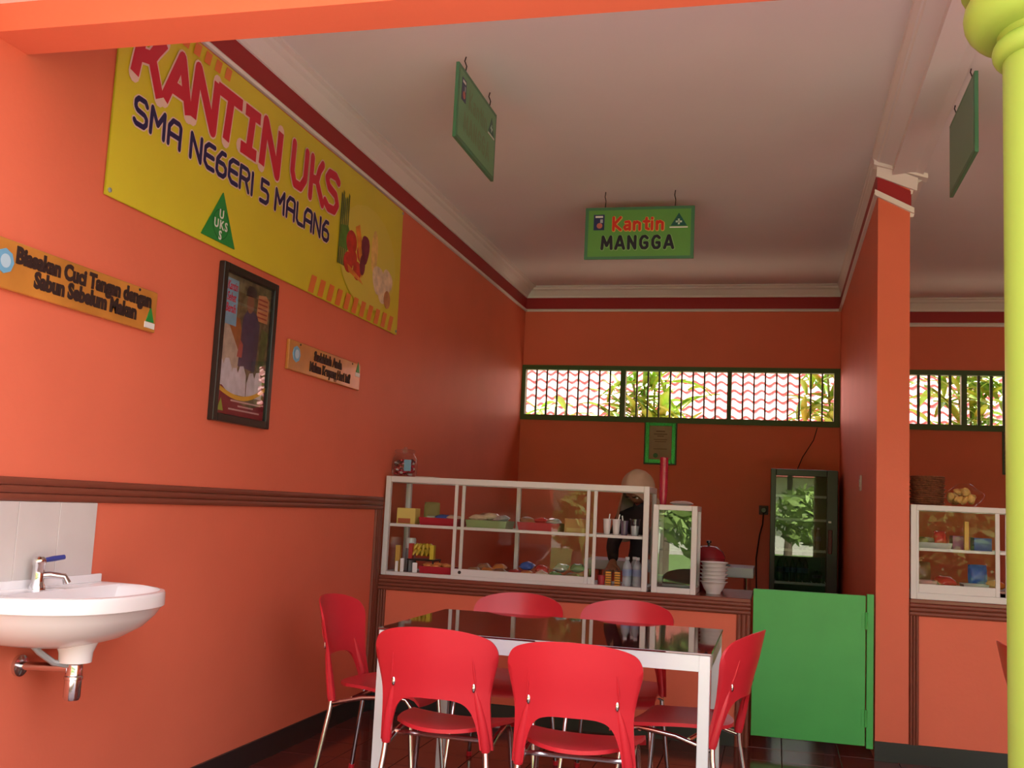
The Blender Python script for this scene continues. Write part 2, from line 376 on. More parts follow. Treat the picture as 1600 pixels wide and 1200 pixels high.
# ================================================================== BANNER
def banner():
    Lb, Hb = 2.95, .80
    r = thing('wall_banner', 'long yellow canteen banner with red and navy lettering on the left wall', 'banner', (0.004, 3.11, 2.285), WALLL)
    def sh(u, v):
        x, y = u*Lb, v*Hb
        z = .006+.0035*math.sin(x*5)*math.sin(y*4+1)+.003*math.sin(x*1.7+2)
        return x, y, z
    mb = MB().grid(lambda u, v: (u*Lb, v*Hb, .010+.0025*math.sin(u*14)*math.sin(v*4+1)), 40, 8)
    mb.grid(lambda u, v: (u*Lb, v*Hb, .004), 1, 1)
    mb.build('cloth', BANY, r, smooth=True)
    Z = .0145
    G = {'K': ([[(0, 0), (.14, 1)], [(.08, .42), (.34, .5), (.44, .7), (.62, 1)], [(.36, .48), (.60, -.15)]], .68),
         'A': ([[(0, -.1), (.36, .95), (.62, -.1)], [(.14, .25), (.52, .25)]], .68),
         'N': ([[(.02, -.08), (.08, 1), (.58, -.08), (.62, 1)]], .70),
         'T': ([[(-.08, .92), (.66, .92)], [(.32, .92), (.24, -.08)]], .66),
         'I': ([[(0, 0.02), (.52, .02)], [(.08, .92), (.58, .92)], [(.26, 0), (.33, .92)]], .66),
         'U': ([[(.02, 1), (0, .3), (.12, .03), (.36, .03), (.52, .3), (.54, 1)]], .68),
         'S': ([[(.56, .86), (.42, .96), (.14, .94), (.03, .76), (.14, .56), (.46, .46), (.56, .24), (.44, .03), (.16, .0), (0, .12)]], .66),
         'k': ([[(.05, -.02), (.06, 1)], [(.06, .45), (.3, .5), (.38, .8), (.5, 1)], [(.28, .5), (.58, -.02)]], .66), ' ': ([], .38)}
    x = 0; seq = 'KANTIN UkS'
    tw = sum(G[ch][1] for ch in seq); sx = (5.06-3.185)/tw
    for ch in seq:
        ls, wd = G[ch]
        hd = MB(); ol = MB()
        strokes(hd, ls, .054 if ch in 'KANTI' else .046, Z+.0012, .095+x*sx, .49, sx*.96, .20, rnd=ch in 'UkS', cs=10)
        strokes(ol, ls, .070 if ch in 'KANTI' else .060, Z, .095+x*sx, .49, sx*.96, .20, True, cs=10)
        if ls: ho_ = hd.build('heading_letter', RED, r); ol.build('letter_outline', PINKW, ho_)
        x += wd
    F = {'S': ([[(.6, .85), (.5, 1), (.15, 1), (.02, .85), (.02, .65), (.12, .53), (.5, .47), (.62, .35), (.62, .15), (.5, 0), (.1, 0), (0, .1)]], .86),
         'M': ([[(0, 0), (.02, 1), (.36, .42), (.7, 1), (.72, 0)]], .98),
         'A': ([[(0, 0), (0, .72), (.2, 1), (.55, 1), (.66, .88), (.66, 0)], [(0, .42), (.66, .42)]], .9),
         'N': ([[(0, 0), (0, 1), (.62, 0), (.62, 1)]], .88),
         'E': ([[(.6, 1), (.2, 1), (0, .8), (0, .2), (.2, 0), (.6, 0)], [(0, .5), (.55, .5)]], .8),
         'G': ([[(.52, 1), (.28, 1), (0, .62), (0, .15), (.15, 0), (.45, 0), (.6, .15), (.6, .4), (.45, .54), (.05, .54)]], .84),
         'R': ([[(0, 0), (0, 1), (.48, 1), (.62, .86), (.62, .66), (.48, .5), (0, .5)], [(.38, .5), (.64, 0)]], .84),
         'I': ([[(0.05, 0), (0.05, 1)]], .3),
         '5': ([[(.58, 1), (.05, 1), (.05, .58), (.45, .58), (.6, .45), (.6, .15), (.45, 0), (0, 0)]], .8),
         'L': ([[(0, 1), (0, .18), (.15, 0), (.55, 0)]], .72), ' ': ([], .42)}
    s2 = 'SMA NEGERI 5 MALANG'; tw = sum(F[ch][1] for ch in s2); sx = (4.985-3.225)/tw; x = 0
    for ch in s2:
        ls, wd = F[ch]
        a = MB(); o = MB()
        strokes(a, ls, .021, Z+.0012, .118+x*sx, .312, sx, .098); strokes(o, ls, .032, Z, .118+x*sx, .312, sx, .098)
        if ls: lo_ = a.build('subheading_letter', NAVY, r); o.build('letter_outline', PINKW, lo_)
        x += wd
    # triangle emblem
    tri = MB().prism([(.63, .028), (.905, .028), (.778, .246)], .012, .0165, 2).build('emblem', GREENP, r)
    ring = MB()
    for k in range(24):
        a0, a1 = 2*PI*k/24, 2*PI*(k+1)/24
        ring.poly([(.774+.066*math.cos(a0), .105+.066*math.sin(a0)), (.774+.066*math.cos(a1), .105+.066*math.sin(a1)),
                   (.774+.062*math.cos(a1), .105+.062*math.sin(a1)), (.774+.062*math.cos(a0), .105+.062*math.sin(a0))], .0175)
    ring.build('emblem_ring', mat('dark_green_print', (.005, .11, .025), .5), r)
    text('UKS', .054, WHITE, r, .774, .085, .0178, 'emblem_lettering', .0012, .0003, space=1.25)
    text('U', .054, WHITE, r, .774, .131, .0178, 'emblem_lettering', .0012, .0003)
    text('S', .054, WHITE, r, .774, .039, .0178, 'emblem_lettering', .0012, .0003)
    # orange slanted stripes along the lower right and the upper left
    for k in range(11):
        x0 = 1.655+k*.112; MB().poly([(x0, .004), (x0+.062, .004), (x0+.098, .098), (x0+.036, .098)], Z).build('stripe_print', ORP, r)
    for k in range(6):
        x0 = .30+k*.082; MB().poly([(x0, .735), (x0+.046, .735), (x0+.06, .79), (x0+.014, .79)], Z).build('stripe_print', ORP, r)
    # printed vegetables, flat on the cloth
    def blob(cx, cy, rx, ry, n=18, j=.0, ph=0):
        return [(cx+rx*(1+j*math.sin(3*2*PI*k/n+ph))*math.cos(2*PI*k/n), cy+ry*(1+j*math.sin(3*2*PI*k/n+ph))*math.sin(2*PI*k/n)) for k in range(n)]
    MB().poly(blob(2.42, .36, .44, .30), Z-.0002).build('vegetable_print_ground', BANP, r)
    def pm(name, col): return mat('veg_'+name, col, .45, var=.25, scale=18)
    asp = MB()
    for k in range(5): asp.poly([(1.985+k*.024, .235), (2.006+k*.024, .235), (2.004+k*.024, .62+.02*math.sin(k*2)), (1.988+k*.024, .63+.02*math.sin(k*2))], Z+.0003)
    asp.build('asparagus_print', pm('asparagus', (.10, .14, .03)), r)
    MB().poly([(1.99, .33), (2.11, .33), (2.14, .42), (2.10, .47), (2.0, .45)], Z+.0005).build('leaf_print', pm('leaf', (.09, .22, .03)), r)
    tm_ = MB()
    for q in ((2.16, .39, .075), (2.13, .27, .065), (2.30, .36, .06), (2.26, .25, .06), (2.2, .31, .05)): tm_.poly(blob(q[0], q[1], q[2], q[2]*.9), Z+.0006+q[2]*.002)
    tm_.build('tomato_print', pm('tomato', (.55, .03, .02)), r)
    cr = MB().poly([(2.2, .49), (2.26, .52), (2.36, .30), (2.33, .22)], Z+.0009).poly([(2.12, .26), (2.3, .22), (2.36, .19), (2.14, .22)], Z+.001)
    cr.build('carrot_print', pm('carrot', (.75, .25, .03)), r)
    MB().poly(blob(2.36, .40, .06, .085, 16, .1), Z+.0011).poly(blob(2.33, .30, .04, .06), Z+.0011).build('radish_print', pm('radish', (.20, .02, .05)), r)
    MB().poly(blob(2.50, .42, .05, .13), Z+.0007).build('bottle_print', pm('oil', (.80, .52, .16)), r)
    gb = MB().poly(blob(2.58, .27, .09, .085, 18, .08), Z+.0012).poly(blob(2.73, .29, .08, .075, 18, .1, 1), Z+.0013).poly(blob(2.66, .20, .07, .06), Z+.0014)
    gb.build('garlic_print', pm('garlic', (.78, .60, .42)), r)
    MB().poly(blob(2.74, .18, .055, .055), Z+.0016).build('ginger_print', pm('ginger', (.55, .22, .08)), r)
    for p in ((.02, .02), (.02, .78), (2.93, .02), (2.93, .78)):
        MB().lathe([(0, 0), (.009, 0), (.009, .004), (.0045, .005), (.0045, .001), (0, .001)], (p[0], p[1], .012), 12).build('eyelet', STEEL, r)
banner()

# ================================================================== WOODEN SIGNS
def wood_sign(label, y0, y1, z0, z1, lines, logo, tri, tsz):
    r = thing('wooden_sign', label, 'sign', (0.002, y0, z0), WALLL)
    L, H = y1-y0, z1-z0
    MB().bbox(0, L, 0, H, 0, .018, .004).build('board', WOOD, r)
    for s, x, y, sx in lines: text(s, tsz, LETB, r, x, y, .0195, 'lettering', .0036, .0015, sx=sx)
    if logo:
        MB().lathe([(0, .003), (logo[2]*.98, .003), (logo[2], 0)], (logo[0], logo[1], .018), 8).build('round_badge', mat('badge_blue', (.16, .40, .62), .35), r)
        MB().lathe([(0, .002), (logo[2]*.55, .002)], (logo[0], logo[1], .0205), 20).build('badge_print', mat('badge_pale', (.45, .62, .75), .4), r)
    if tri:
        x, y = tri
        MB().box(x-.032, x+.032, y, y+.022, .018, .020).build('caption_sticker', WHITE, r)
        MB().prism([(x-.026, y+.024), (x+.026, y+.024), (x, y+.085)], .018, .020, 2).build('triangle_sticker', GREENP, r)
    for x in (.12, L-.12):
        MB().lathe([(0, .003), (.005, .003), (.006, 0)], (x, H-.012, .018), 8).build('nail', BLACK, r)
    return r
wood_sign('larger varnished wooden sign with two lines of dark lettering above the washbasin', 2.45, 3.476, 1.845, 2.002,
          [('Biasakan Cuci Tangan dengan', .618, .092, .86), ('Sabun Sebelum Makan', .62, .032, .86)], (.205, .085, .040), (.985, .012), .072)
wood_sign('smaller varnished wooden sign ending in a question mark near the display cabinet', 4.606, 5.51, 1.866, 2.016,
          [('Sudahkah Anda', .46, .085, .86), ('Makan Kenyang Hari ini?', .50, .025, .80)], (.08, .085, .042), (.865, .075), .066)

# ================================================================== FRAMED POSTER
def poster():
    r = thing('framed_poster', 'tall black framed poster of a man in navy uniform hung between wooden signs', 'poster', (0.002, 3.93, 1.553), WALLL)
    Wd, H, f = .505, .691, .035
    FR = mat('black_frame', (.018, .014, .012), .3)
    MB().bbox(0, f, 0, H, 0, .03).build('frame_side', FR, r); MB().bbox(Wd-f, Wd, 0, H, 0, .03).build('frame_side', FR, r)
    MB().bbox(f, Wd-f, 0, f, 0, .03).build('frame_bottom', FR, r); MB().bbox(f, Wd-f, H-f, H, 0, .03).build('frame_top', FR, r)
    def P(name, pts, col, z, v=.2, sc=25): return MB().poly(pts, z).build(name, mat('poster_'+name, col, .35, var=v, scale=sc), r)
    a, b2 = f, Wd-f
    MB().box(a, b2, f, H-f, 0, .008).build('print_ground', mat('poster_ground', (.16, .13, .07), .35, var=.6, scale=30), r)
    P('pale_path', [(a, .22), (.20, .22), (.24, .36), (.16, .46), (a, .44)], (.52, .40, .33), .0085)
    P('brown_bank', [(.10, .44), (.20, .33), (.23, .38), (.20, .47), (.13, .48)], (.35, .12, .04), .0088)
    P('blue_panel', [(a+.008, .43), (.165, .43), (.165, .635), (a+.008, .635)], (.22, .42, .62), .009, .08)
    text('Kantin', .055, RED, r, .112, .585, .0095, 'script_print', .001, .0003, sx=.62, shear=.2)
    text('Sehat', .055, RED, r, .108, .535, .0095, 'script_print', .001, .0003, sx=.62, shear=.2)
    text('Bersih', .055, RED, r, .108, .485, .0095, 'script_print', .001, .0003, sx=.62, shear=.2)
    P('orange_note', [(.34, .49), (.45, .49), (.455, .60), (.42, .62), (.35, .61)], (.62, .27, .13), .009, .1)
    nl = MB()
    for k in range(5): nl.box(.352, .44, .505+k*.021, .512+k*.021, .009, .0095)
    nl.build('note_lines', mat('poster_note_red', (.35, .06, .05), .5), r)
    # man in uniform
    P('uniform', [(.205, .26), (.36, .25), (.375, .36), (.38, .47), (.345, .515), (.30, .53), (.255, .52), (.222, .48), (.215, .38)], (.055, .05, .10), .0092, .25)
    P('man_face', [(.26+.033*math.cos(k*PI/8)+.02, .555+.045*math.sin(k*PI/8)) for k in range(16)], (.30, .13, .08), .0095, .1)
    P('cap', [(.235, .585), (.33, .59), (.33, .62), (.30, .64), (.255, .635), (.24, .61)], (.02, .015, .02), .0098, .1)
    P('man_arm', [(.19, .30), (.235, .30), (.24, .36), (.21, .38)], (.42, .10, .08), .0098, .1)
    P('shrub', [(.385, .27), (a+.40, .27), (.468, .45), (.40, .46)], (.09, .13, .04), .009, .5)
    for k, (x, hh) in enumerate(((.06, .27), (.115, .285), (.185, .25), (.245, .265), (.335, .245), (.395, .255))):
        P('white_shirt', [(x-.04, .13), (x+.045, .13), (x+.04, hh-.04), (x+.012, hh), (x-.02, hh-.005), (x-.04, hh-.05)], (.62, .57, .66), .0097+.0002*k, .15)
    P('maroon_foot', [(a, f), (b2, f), (b2, .19)] + [(b2-(b2-a)*k/10, .185-.10*math.sin(PI*(.25+.75*k/10))+.0*k) for k in range(1, 10)] + [(a, .155)], (.22, .015, .03), .011, .08)
    arc = MB(); up_ = [(a+(b2-a)*k/14, .155-.055*math.sin(PI*(.0+.80*k/14))+.06*(k/14)**2) for k in range(15)]
    for p, q in zip(up_, up_[1:]): arc.poly([(p[0], p[1]-.010), (q[0], q[1]-.010), (q[0], q[1]+.010), (p[0], p[1]+.010)], .0118)
    arc.build('yellow_arc', mat('poster_yellow', (.75, .42, .04), .4), r)
    tl = MB()
    for (x0, x1, y) in ((.165, .44, .098), (.23, .37, .078), (.15, .43, .060)): tl.box(x0, x1, y, y+.007, .011, .0118)
    tl.build('caption_lines', mat('poster_caption', (.62, .40, .40), .5), r)
    MB().prism([(.055, .05), (.105, .05), (.08, .105)], .011, .012, 2).build('small_emblem', mat('poster_emblem', (.35, .42, .06), .5), r)
    MB().box(a, b2, f, H-f, .018, .021).build('glazing', GLASSL, r)
poster()

# ================================================================== WASHBASIN
def basin():
    cy, hw, zr = 2.955, .345, .912
    r = thing('washbasin', 'white porcelain wall-hung washbasin below the tiles and wooden sign', 'sink', (0, cy, 0))
    # outline in plan (x outwards, y along wall)
    def out(k, n, sc=1.0, ins=0.0):
        a = -PI/2 + PI*k/n
        p = 2.6; ca, sa = math.cos(a), math.sin(a)
        x = abs(ca)**(2/p)*.40; y = math.copysign(abs(sa)**(2/p), sa)*hw
        return x*sc+ins, y*sc
    n = 28
    mb = MB()
    levels = [(.0, .0, 1, 1, zr), ]
    outer = []
    # outer skin: rim -> apron -> bowl underside
    prof = [(1.0, zr, 0), (1.008, zr-.006, 0), (1.01, zr-.045, 0), (.985, zr-.052, 0), (.95, zr-.075, .0), (.84, zr-.115, .01), (.66, zr-.15, .03), (.42, zr-.168, .09), (.20, zr-.172, .14)]
    rows = []
    for sc, z, ins in prof:
        rows.append([(out(k, n, sc)[0]+ins*.6, out(k, n, sc)[1], z) for k in range(n+1)])
    # inner: ledge and bowl
    innr = [(.965, zr+.003), (.90, zr+.001), (.87, zr-.012), (.80, zr-.06), (.6, zr-.11), (.3, zr-.13), (.05, zr-.132)]
    rin = []
    for sc, z in innr:
        row = []
        for k in range(n+1):
            x, y = out(k, n, sc)
            row.append((max(x, .0)*(1.0) if sc > .92 else .11+(x-.0)*(.29*sc/.9/ (.40*sc))*1.0 if x >= 0 else 0, y, z))
        rin.append(row)
    vs = []; fs = []
    allr = rows[::-1]+rin
    for rw in allr: vs += rw
    m_ = n+1
    for i in range(len(allr)-1):
        for k in range(n): fs.append((i*m_+k, i*m_+k+1, (i+1)*m_+k+1, (i+1)*m_+k))
    mb.add(vs, fs)
    # close bowl back wall: connect end points of inner rows (inner bowl is a D shape)
    base = len(rows)*m_
    for i in range(1, len(innr)-1):
        a0, a1 = base+i*m_, base+i*m_+n; b0, b1 = base+(i+1)*m_, base+(i+1)*m_+n
        mb.f.append([a0, a1, b1, b0])
    mb.f.append([base+(len(innr)-1)*m_+k for k in range(n+1)])
    # ledge behind the bowl (deck for the tap)
    mb.f.append([base+0, base+n, base+m_+n, base+m_])
    mb.build('bowl', PORC, r, smooth=True, angle=50)
    MB().bbox(.0, .012, -hw, hw, zr-.05, zr+.030, .004).build('back_upstand', PORC, r)
    MB().lathe([(.075, .03), (.06, 0), (.052, -.02), (.05, -.05), (.0, -.05)], (.2, -.02, zr-.168), 24).build('drain_collar', PORC, r, smooth=True)
    MB().lathe([(.0, .012), (.018, .012), (.02, -.03)], (.08, -.30, zr-.17), 12).build('fixing_lug', PORC, r, smooth=True)
    # tap
    t_ = MB().lathe([(0, 0), (.026, 0), (.024, .012), (.019, .02), (.018, .075), (.021, .08), (.021, .095), (.012, .104), (0, .105)], (.06, -.055, zr+.002), 18)
    t_.tube([(.06, -.055, zr+.045), (.085, -.03, zr+.048), (.115, .0, zr+.043), (.122, .008, zr+.022)], [.012, .011, .011, .013], 10)
    tp_ = t_.build('tap', CHROME, r, smooth=True)
    MB().tube([(.062, -.045, zr+.092), (.075, -.01, zr+.098), (.088, .028, zr+.103)], [.007, .009, .008], 8).build('blue_lever', BLUE, tp_, smooth=True)['label'] = 'blue tap lever'
    # bottle trap and supply hose
    tr = MB().lathe([(0, 0), (.022, .002), (.026, .012), (.026, .065), (.029, .067), (.029, .075), (.026, .078), (.026, .12), (.02, .128), (.014, .132), (.014, .175)], (.2, -.02, .575), 18)
    tr.build('bottle_trap', CHROME, r, smooth=True)
    MB().tube([(.2, -.02, .675), (.10, -.025, .672), (.015, -.03, .668)], .014, 10).build('waste_pipe', CHROME, r, smooth=True)
    MB().tube([(.0, -.03, .668), (.012, -.03, .668), (.016, -.03, .668)], [.034, .034, .02], 18).build('wall_flange', CHROME, r, smooth=True)
    MB().tube([(.10, -.16, .80), (.11, -.145, .775), (.135, -.11, .73), (.16, -.07, .695), (.185, -.035, .685)], .010, 8).build('supply_hose', STEEL, r, smooth=True)
basin()

# ================================================================== CHAIRS
def chair_meshes():
    def interp(pts, t):
        n = len(pts)-1; f = t*n; i = min(int(f), n-1); u = f-i
        p0, p1, p2, p3 = pts[max(i-1, 0)], pts[i], pts[i+1], pts[min(i+2, n)]
        return tuple(.5*(2*b+(c-a)*u+(2*a-5*b+4*c-d)*u*u+(3*b-a-3*c+d)*u**3) for a, b, c, d in zip(p0, p1, p2, p3))
    O = [(.213, .385), (.208, .45), (.203, .52), (.204, .58), (.215, .64), (.229, .70), (.228, .74), (.205, .775), (.15, .797), (.08, .809), (0, .813)]
    I = [(.170, .385), (.163, .44), (.152, .485), (.138, .52), (.115, .545), (.085, .556), (.06, .559), (.04, .56), (.02, .56), (.01, .56), (0, .56)]
    def depth(x, z): return -.235 + 1.35*x*x - .17*(z-.40) - .10*max(0, z-.6)
    nu, nv = 44, 7
    front = []
    for i in range(nu+1):
        t = i/nu
        po, pi = interp(O, t), interp(I, t)
        for j in range(nv+1):
            k = j/nv; front.append((po[0]*(1-k)+pi[0]*k, po[1]*(1-k)+pi[1]*k))
    sh = MB(); th = .012
    for sg in (1, -1):
        a = [(sg*x, depth(x, z), z) for x, z in front]
        bk = [(sg*x, depth(x, z)-th*(1-.55*max(0, (z-.7)/.11)), z) for x, z in front]
        N = nv+1
        fs = []
        for i in range(nu):
            for j in range(nv):
                q = (i*N+j, (i+1)*N+j, (i+1)*N+j+1, i*N+j+1)
                fs.append(q); fs.append(tuple(len(a)+v for v in q[::-1]))
            for j in (0, nv):
                fs.append((i*N+j, (i+1)*N+j, len(a)+(i+1)*N+j, len(a)+i*N+j))
        for j in range(nv): fs.append((j, j+1, len(a)+j+1, len(a)+j))
        sh.add(a+bk, fs)
        # sleeve swelling over the rear leg
        sh.tube([(sg*.150, depth(.15, .605)-.004, .605), (sg*.160, depth(.16, .56)-.006, .56), (sg*.176, depth(.176, .48)-.006, .48), (sg*.187, depth(.187, .40)-.006, .40), (sg*.189, depth(.189, .38)-.006, .38)],
                [.006, .012, .017, .019, .016], 12)
    shell = sh.mesh('backrest', True, 60)
    clip = {}; leg = {}; rib = {}; fleg = {}; rail = {}; foot = {}; ffoot = {}
    for sg in (1, -1):
        y6 = depth(.15, .605)
        clip[sg] = MB().ball((sg*.150, y6-.014, .607), .0075, .006, .017, 10, 8).mesh('clip', True)
        rb = MB()
        for dx in (-.010, .010):
            rb.tube([(sg*(.148+dx*.9), depth(.148, .62)-.010, .62), (sg*(.145+dx*.8), depth(.145, .66)-.011, .66), (sg*(.141+dx*.7), depth(.141, .71)-.009, .71)], [.003, .004, .0015], 6)
        rib[sg] = rb.mesh('rib', True)
        yb = depth(.188, .39)-.006
        leg[sg] = MB().tube([(sg*.186, yb, .41), (sg*.192, yb-.004, .34), (sg*.222, yb-.055, .012)], .0105, 10).mesh('rear_leg', True)
        foot[sg] = MB().tube([(sg*.221, yb-.053, .022), (sg*.2225, yb-.056, .0)], .0135, 10).mesh('foot_cap', True)
        fleg[sg] = MB().tube([(sg*.190, yb+.006, .372), (sg*.188, -.05, .405), (sg*.182, .10, .418), (sg*.182, .145, .412), (sg*.186, .168, .385), (sg*.212, .205, .012)], .010, 10).mesh('front_leg', True)
        ffoot[sg] = MB().tube([(sg*.211, .204, .022), (sg*.2125, .2055, .0)], .0135, 10).mesh('foot_cap', True)
    rl = MB().tube([(-.182, .10, .412), (.182, .10, .412)], .009, 8).tube([(-.188, -.10, .398), (.188, -.10, .398)], .009, 8).mesh('cross_rail', True)
    # seat
    def seat(u, v, o=0):
        e_ = abs(u*2-1); yr = -.215+.085*e_**2.2
        y = yr+v*(.215-yr); hw = .172+.040*math.sin(min(1, v*1.15)*PI/2)
        x = (u*2-1)*hw
        z = .447+.010*math.cos((v)*PI)-.012*(1-(u*2-1)**2)-.030*max(0, v-.86)/.14*max(0, v-.86)/.14*1.0
        return (x, y, z-o)
    s = MB(); NU, NV = 14, 14
    top = [seat(i/NU, j/NV) for i in range(NU+1) for j in range(NV+1)]; bot = [seat(i/NU, j/NV, .014) for i in range(NU+1) for j in range(NV+1)]
    fs = []; N = NV+1; L = len(top)
    for i in range(NU):
        for j in range(NV):
            q = (i*N+j, (i+1)*N+j, (i+1)*N+j+1, i*N+j+1); fs += [q, tuple(L+k for k in q[::-1])]
        fs += [(i*N, (i+1)*N, L+(i+1)*N, L+i*N), (i*N+NV, (i+1)*N+NV, L+(i+1)*N+NV, L+i*N+NV)]
    for j in range(NV):
        fs += [(j, j+1, L+j+1, L+j), (NU*N+j, NU*N+j+1, L+NU*N+j+1, L+NU*N+j)]
    s.add(top+bot, fs); st = s.mesh('seat', True, 60)
    return shell, clip, rib, leg, foot, fleg, ffoot, rl, st
def chair(label, x, y, rz, ms=chair_meshes()):
    shell, clip, rib, leg, foot, fleg, ffoot, rl, st = ms
    r = thing('dining_chair', label, 'chair', (x, y, 0), (0, 0, rz), 'red plastic dining chairs')
    b = place(shell, 'backrest', PLAST, r); place(st, 'seat', PLAST, r); place(rl, 'cross_rail', CHROME, r)
    for sg in (1, -1):
        place(clip[sg], 'clip', CHROME, b); place(rib[sg], 'rib', PLAST, b)
        l = place(leg[sg], 'rear_leg', CHROME, r); place(foot[sg], 'foot_cap', PLAST, l)
        l = place(fleg[sg], 'front_leg', CHROME, r); place(ffoot[sg], 'foot_cap', PLAST, l)
    return r
chair('red plastic chair backing onto the yard, on the wall half of the table', 1.175, 3.87, 0)
chair('red plastic chair backing onto the yard, on the gate half of the table', 1.69, 3.77, math.radians(2))
chair('red plastic chair facing the yard in front of the cabinet, wall half of table', 1.10, 4.93, PI)
chair('red plastic chair facing the yard across the table, on its gate half', 1.64, 4.93, PI+math.radians(-2))
chair('red plastic chair at the table end beside the left wall', .695, 4.47, -PI/2)
chair('red plastic chair turned sideways at the table end in front of the green gate', 1.985, 4.336, math.radians(76.8))
chair('red plastic chair half hidden by the lime column in the next bay', 3.53, 4.50, -PI/2)

# ================================================================== TABLE
r = thing('dining_table', 'rectangular table with dark maroon glass top and white metal legs', 'table', (.832, 3.927, 0))
TL, TW = 1.297, .877
MB().bbox(0, TL, 0, TW, .742, .75, .002).build('glass_top', TABT, r)
for (x0, x1, y0, y1) in ((.04, TL-.044, .004, .03), (.04, TL-.044, TW-.03, TW-.004), (.004, .03, .04, TW-.044), (TL-.03, TL-.004, .04, TW-.044)):
    MB().bbox(x0, x1, y0, y1, .682, .742, .002).build('apron_rail', TABW, r)
for x in (.004, TL-.046):
    for y in (.004, TW-.046): MB().bbox(x, x+.042, y, y+.042, 0, .742, .003).build('leg', TABW, r)

# ================================================================== DISPLAY CABINETS
def bars(r, lst, m=ALU):
    for nm, q in lst: MB().bbox(*q, .003).build(nm, m, r)
def pane(r, q, m=GLASS, nm='pane'): MB().box(*q).build(nm, m, r)
def big_cabinet():
    x1, y1, z0, z1 = 1.62, .40, 0, .60
    r = thing('display_cabinet', 'long white-framed glass display cabinet full of snacks on the left counter', 'cabinet', (.02, DC, .80))
    F = .032
    bars(r, [('post', (0, F, 0, F, 0, z1)), ('post', (x1-F, x1, 0, F, 0, z1)), ('post', (0, F, y1-F, y1, 0, z1)), ('post', (x1-F, x1, y1-F, y1, 0, z1)), ('post', (.74, .765, y1-F, y1, .03, z1-.03)),
             ('top_rail', (F, x1-F, 0, F, z1-.036, z1)), ('top_rail', (F, x1-F, y1-F, y1, z1-.036, z1)), ('bottom_rail', (F, x1-F, 0, F, 0, .022)), ('bottom_rail', (F, x1-F, y1-F, y1, 0, .022)),
             ('side_rail', (0, F, F, y1-F, z1-.036, z1)), ('side_rail', (x1-F, x1, F, y1-F, z1-.036, z1)), ('side_rail', (0, F, F, y1-F, 0, .022)), ('side_rail', (x1-F, x1, F, y1-F, 0, .022)),
             ('shelf_edge', (F, x1-F, .022, .036, .294, .312)), ('shelf_edge', (F, x1-F, y1-.036, y1-.022, .294, .312))])
    pane(r, (F, x1-F, .036, y1-.036, .298, .306), GLASS, 'shelf')
    pane(r, (.004, x1-.004, F, y1-F, z1-.008, z1-.003), GLASS, 'top_panel')
    pane(r, (F, x1-F, F, y1-F, .004, .012), mat('cabinet_floor', (.35, .16, .13), .4), 'floor_panel')
    for nm, xa, xb, yy, ga, gb_ in (('sliding_door', .445, 1.275, .004, .465, .86), ('sliding_door', .487, 1.315, .018, .86, 1.295)):
        d = MB().bbox(xa, xa+.02, yy, yy+.012, .022, z1-.036, .002).bbox(xb-.02, xb, yy, yy+.012, .022, z1-.036, .002).bbox(xa+.02, xb-.02, yy, yy+.012, .022, .062, .002).build(nm, ALU, r)
        MB().box(ga, gb_, yy+.004, yy+.008, .062, z1-.036).build('pane', GLASSL, d)
        MB().tube([(xa+.055, yy-.004, .042), (xa+.055, yy+.002, .042)], .010, 12).build('lock', BLACK, d)
    pane(r, (.012, .016, F, y1-F, .022, z1-.036), GLASS, 'side_pane'); pane(r, (x1-.016, x1-.012, F, y1-F, .022, z1-.036), GLASS, 'side_pane')
big_cabinet()
def small_cabinet():
    r = thing('small_showcase', 'small upright white-framed glass showcase beside the stacked bowls', 'cabinet', (1.664, DC+.005, .80))
    x1, y1, z1, F = .252, .33, .50, .032
    bars(r, [('post', (0, F, 0, F, 0, z1)), ('post', (x1-F, x1, 0, F, 0, z1)), ('post', (0, F, y1-F, y1, 0, z1)), ('post', (x1-F, x1, y1-F, y1, 0, z1)),
             ('top_rail', (F, x1-F, 0, F, z1-.03, z1)), ('top_rail', (F, x1-F, y1-F, y1, z1-.03, z1)), ('bottom_rail', (F, x1-F, 0, F, 0, .034)), ('bottom_rail', (F, x1-F, y1-F, y1, 0, .034)),
             ('side_rail', (0, F, F, y1-F, z1-.03, z1)), ('side_rail', (x1-F, x1, F, y1-F, z1-.03, z1)), ('side_rail', (0, F, F, y1-F, 0, .034)), ('side_rail', (x1-F, x1, F, y1-F, 0, .034))])
    pane(r, (F, x1-F, .012, .016, .034, z1-.03), GLASSF); pane(r, (F, x1-F, y1-.016, y1-.012, .034, z1-.03), mat('dark_backing', (.03, .035, .03), .4), 'back_panel')
    pane(r, (.012, .016, F, y1-F, .034, z1-.03), GLASS, 'side_pane'); pane(r, (x1-.016, x1-.012, F, y1-F, .034, z1-.03), GLASS, 'side_pane')
    pane(r, (.004, x1-.004, F, y1-F, z1-.012, z1-.006), mat('showcase_lid', (.6, .6, .6), .5), 'top_panel'); pane(r, (F, x1-F, F, y1-F, .01, .02), mat('showcase_floor', (.2, .2, .18), .5), 'floor_panel')
    pane(r, (F, x1-F, .03, y1-.03, .24, .246), GLASS, 'shelf')
small_cabinet()
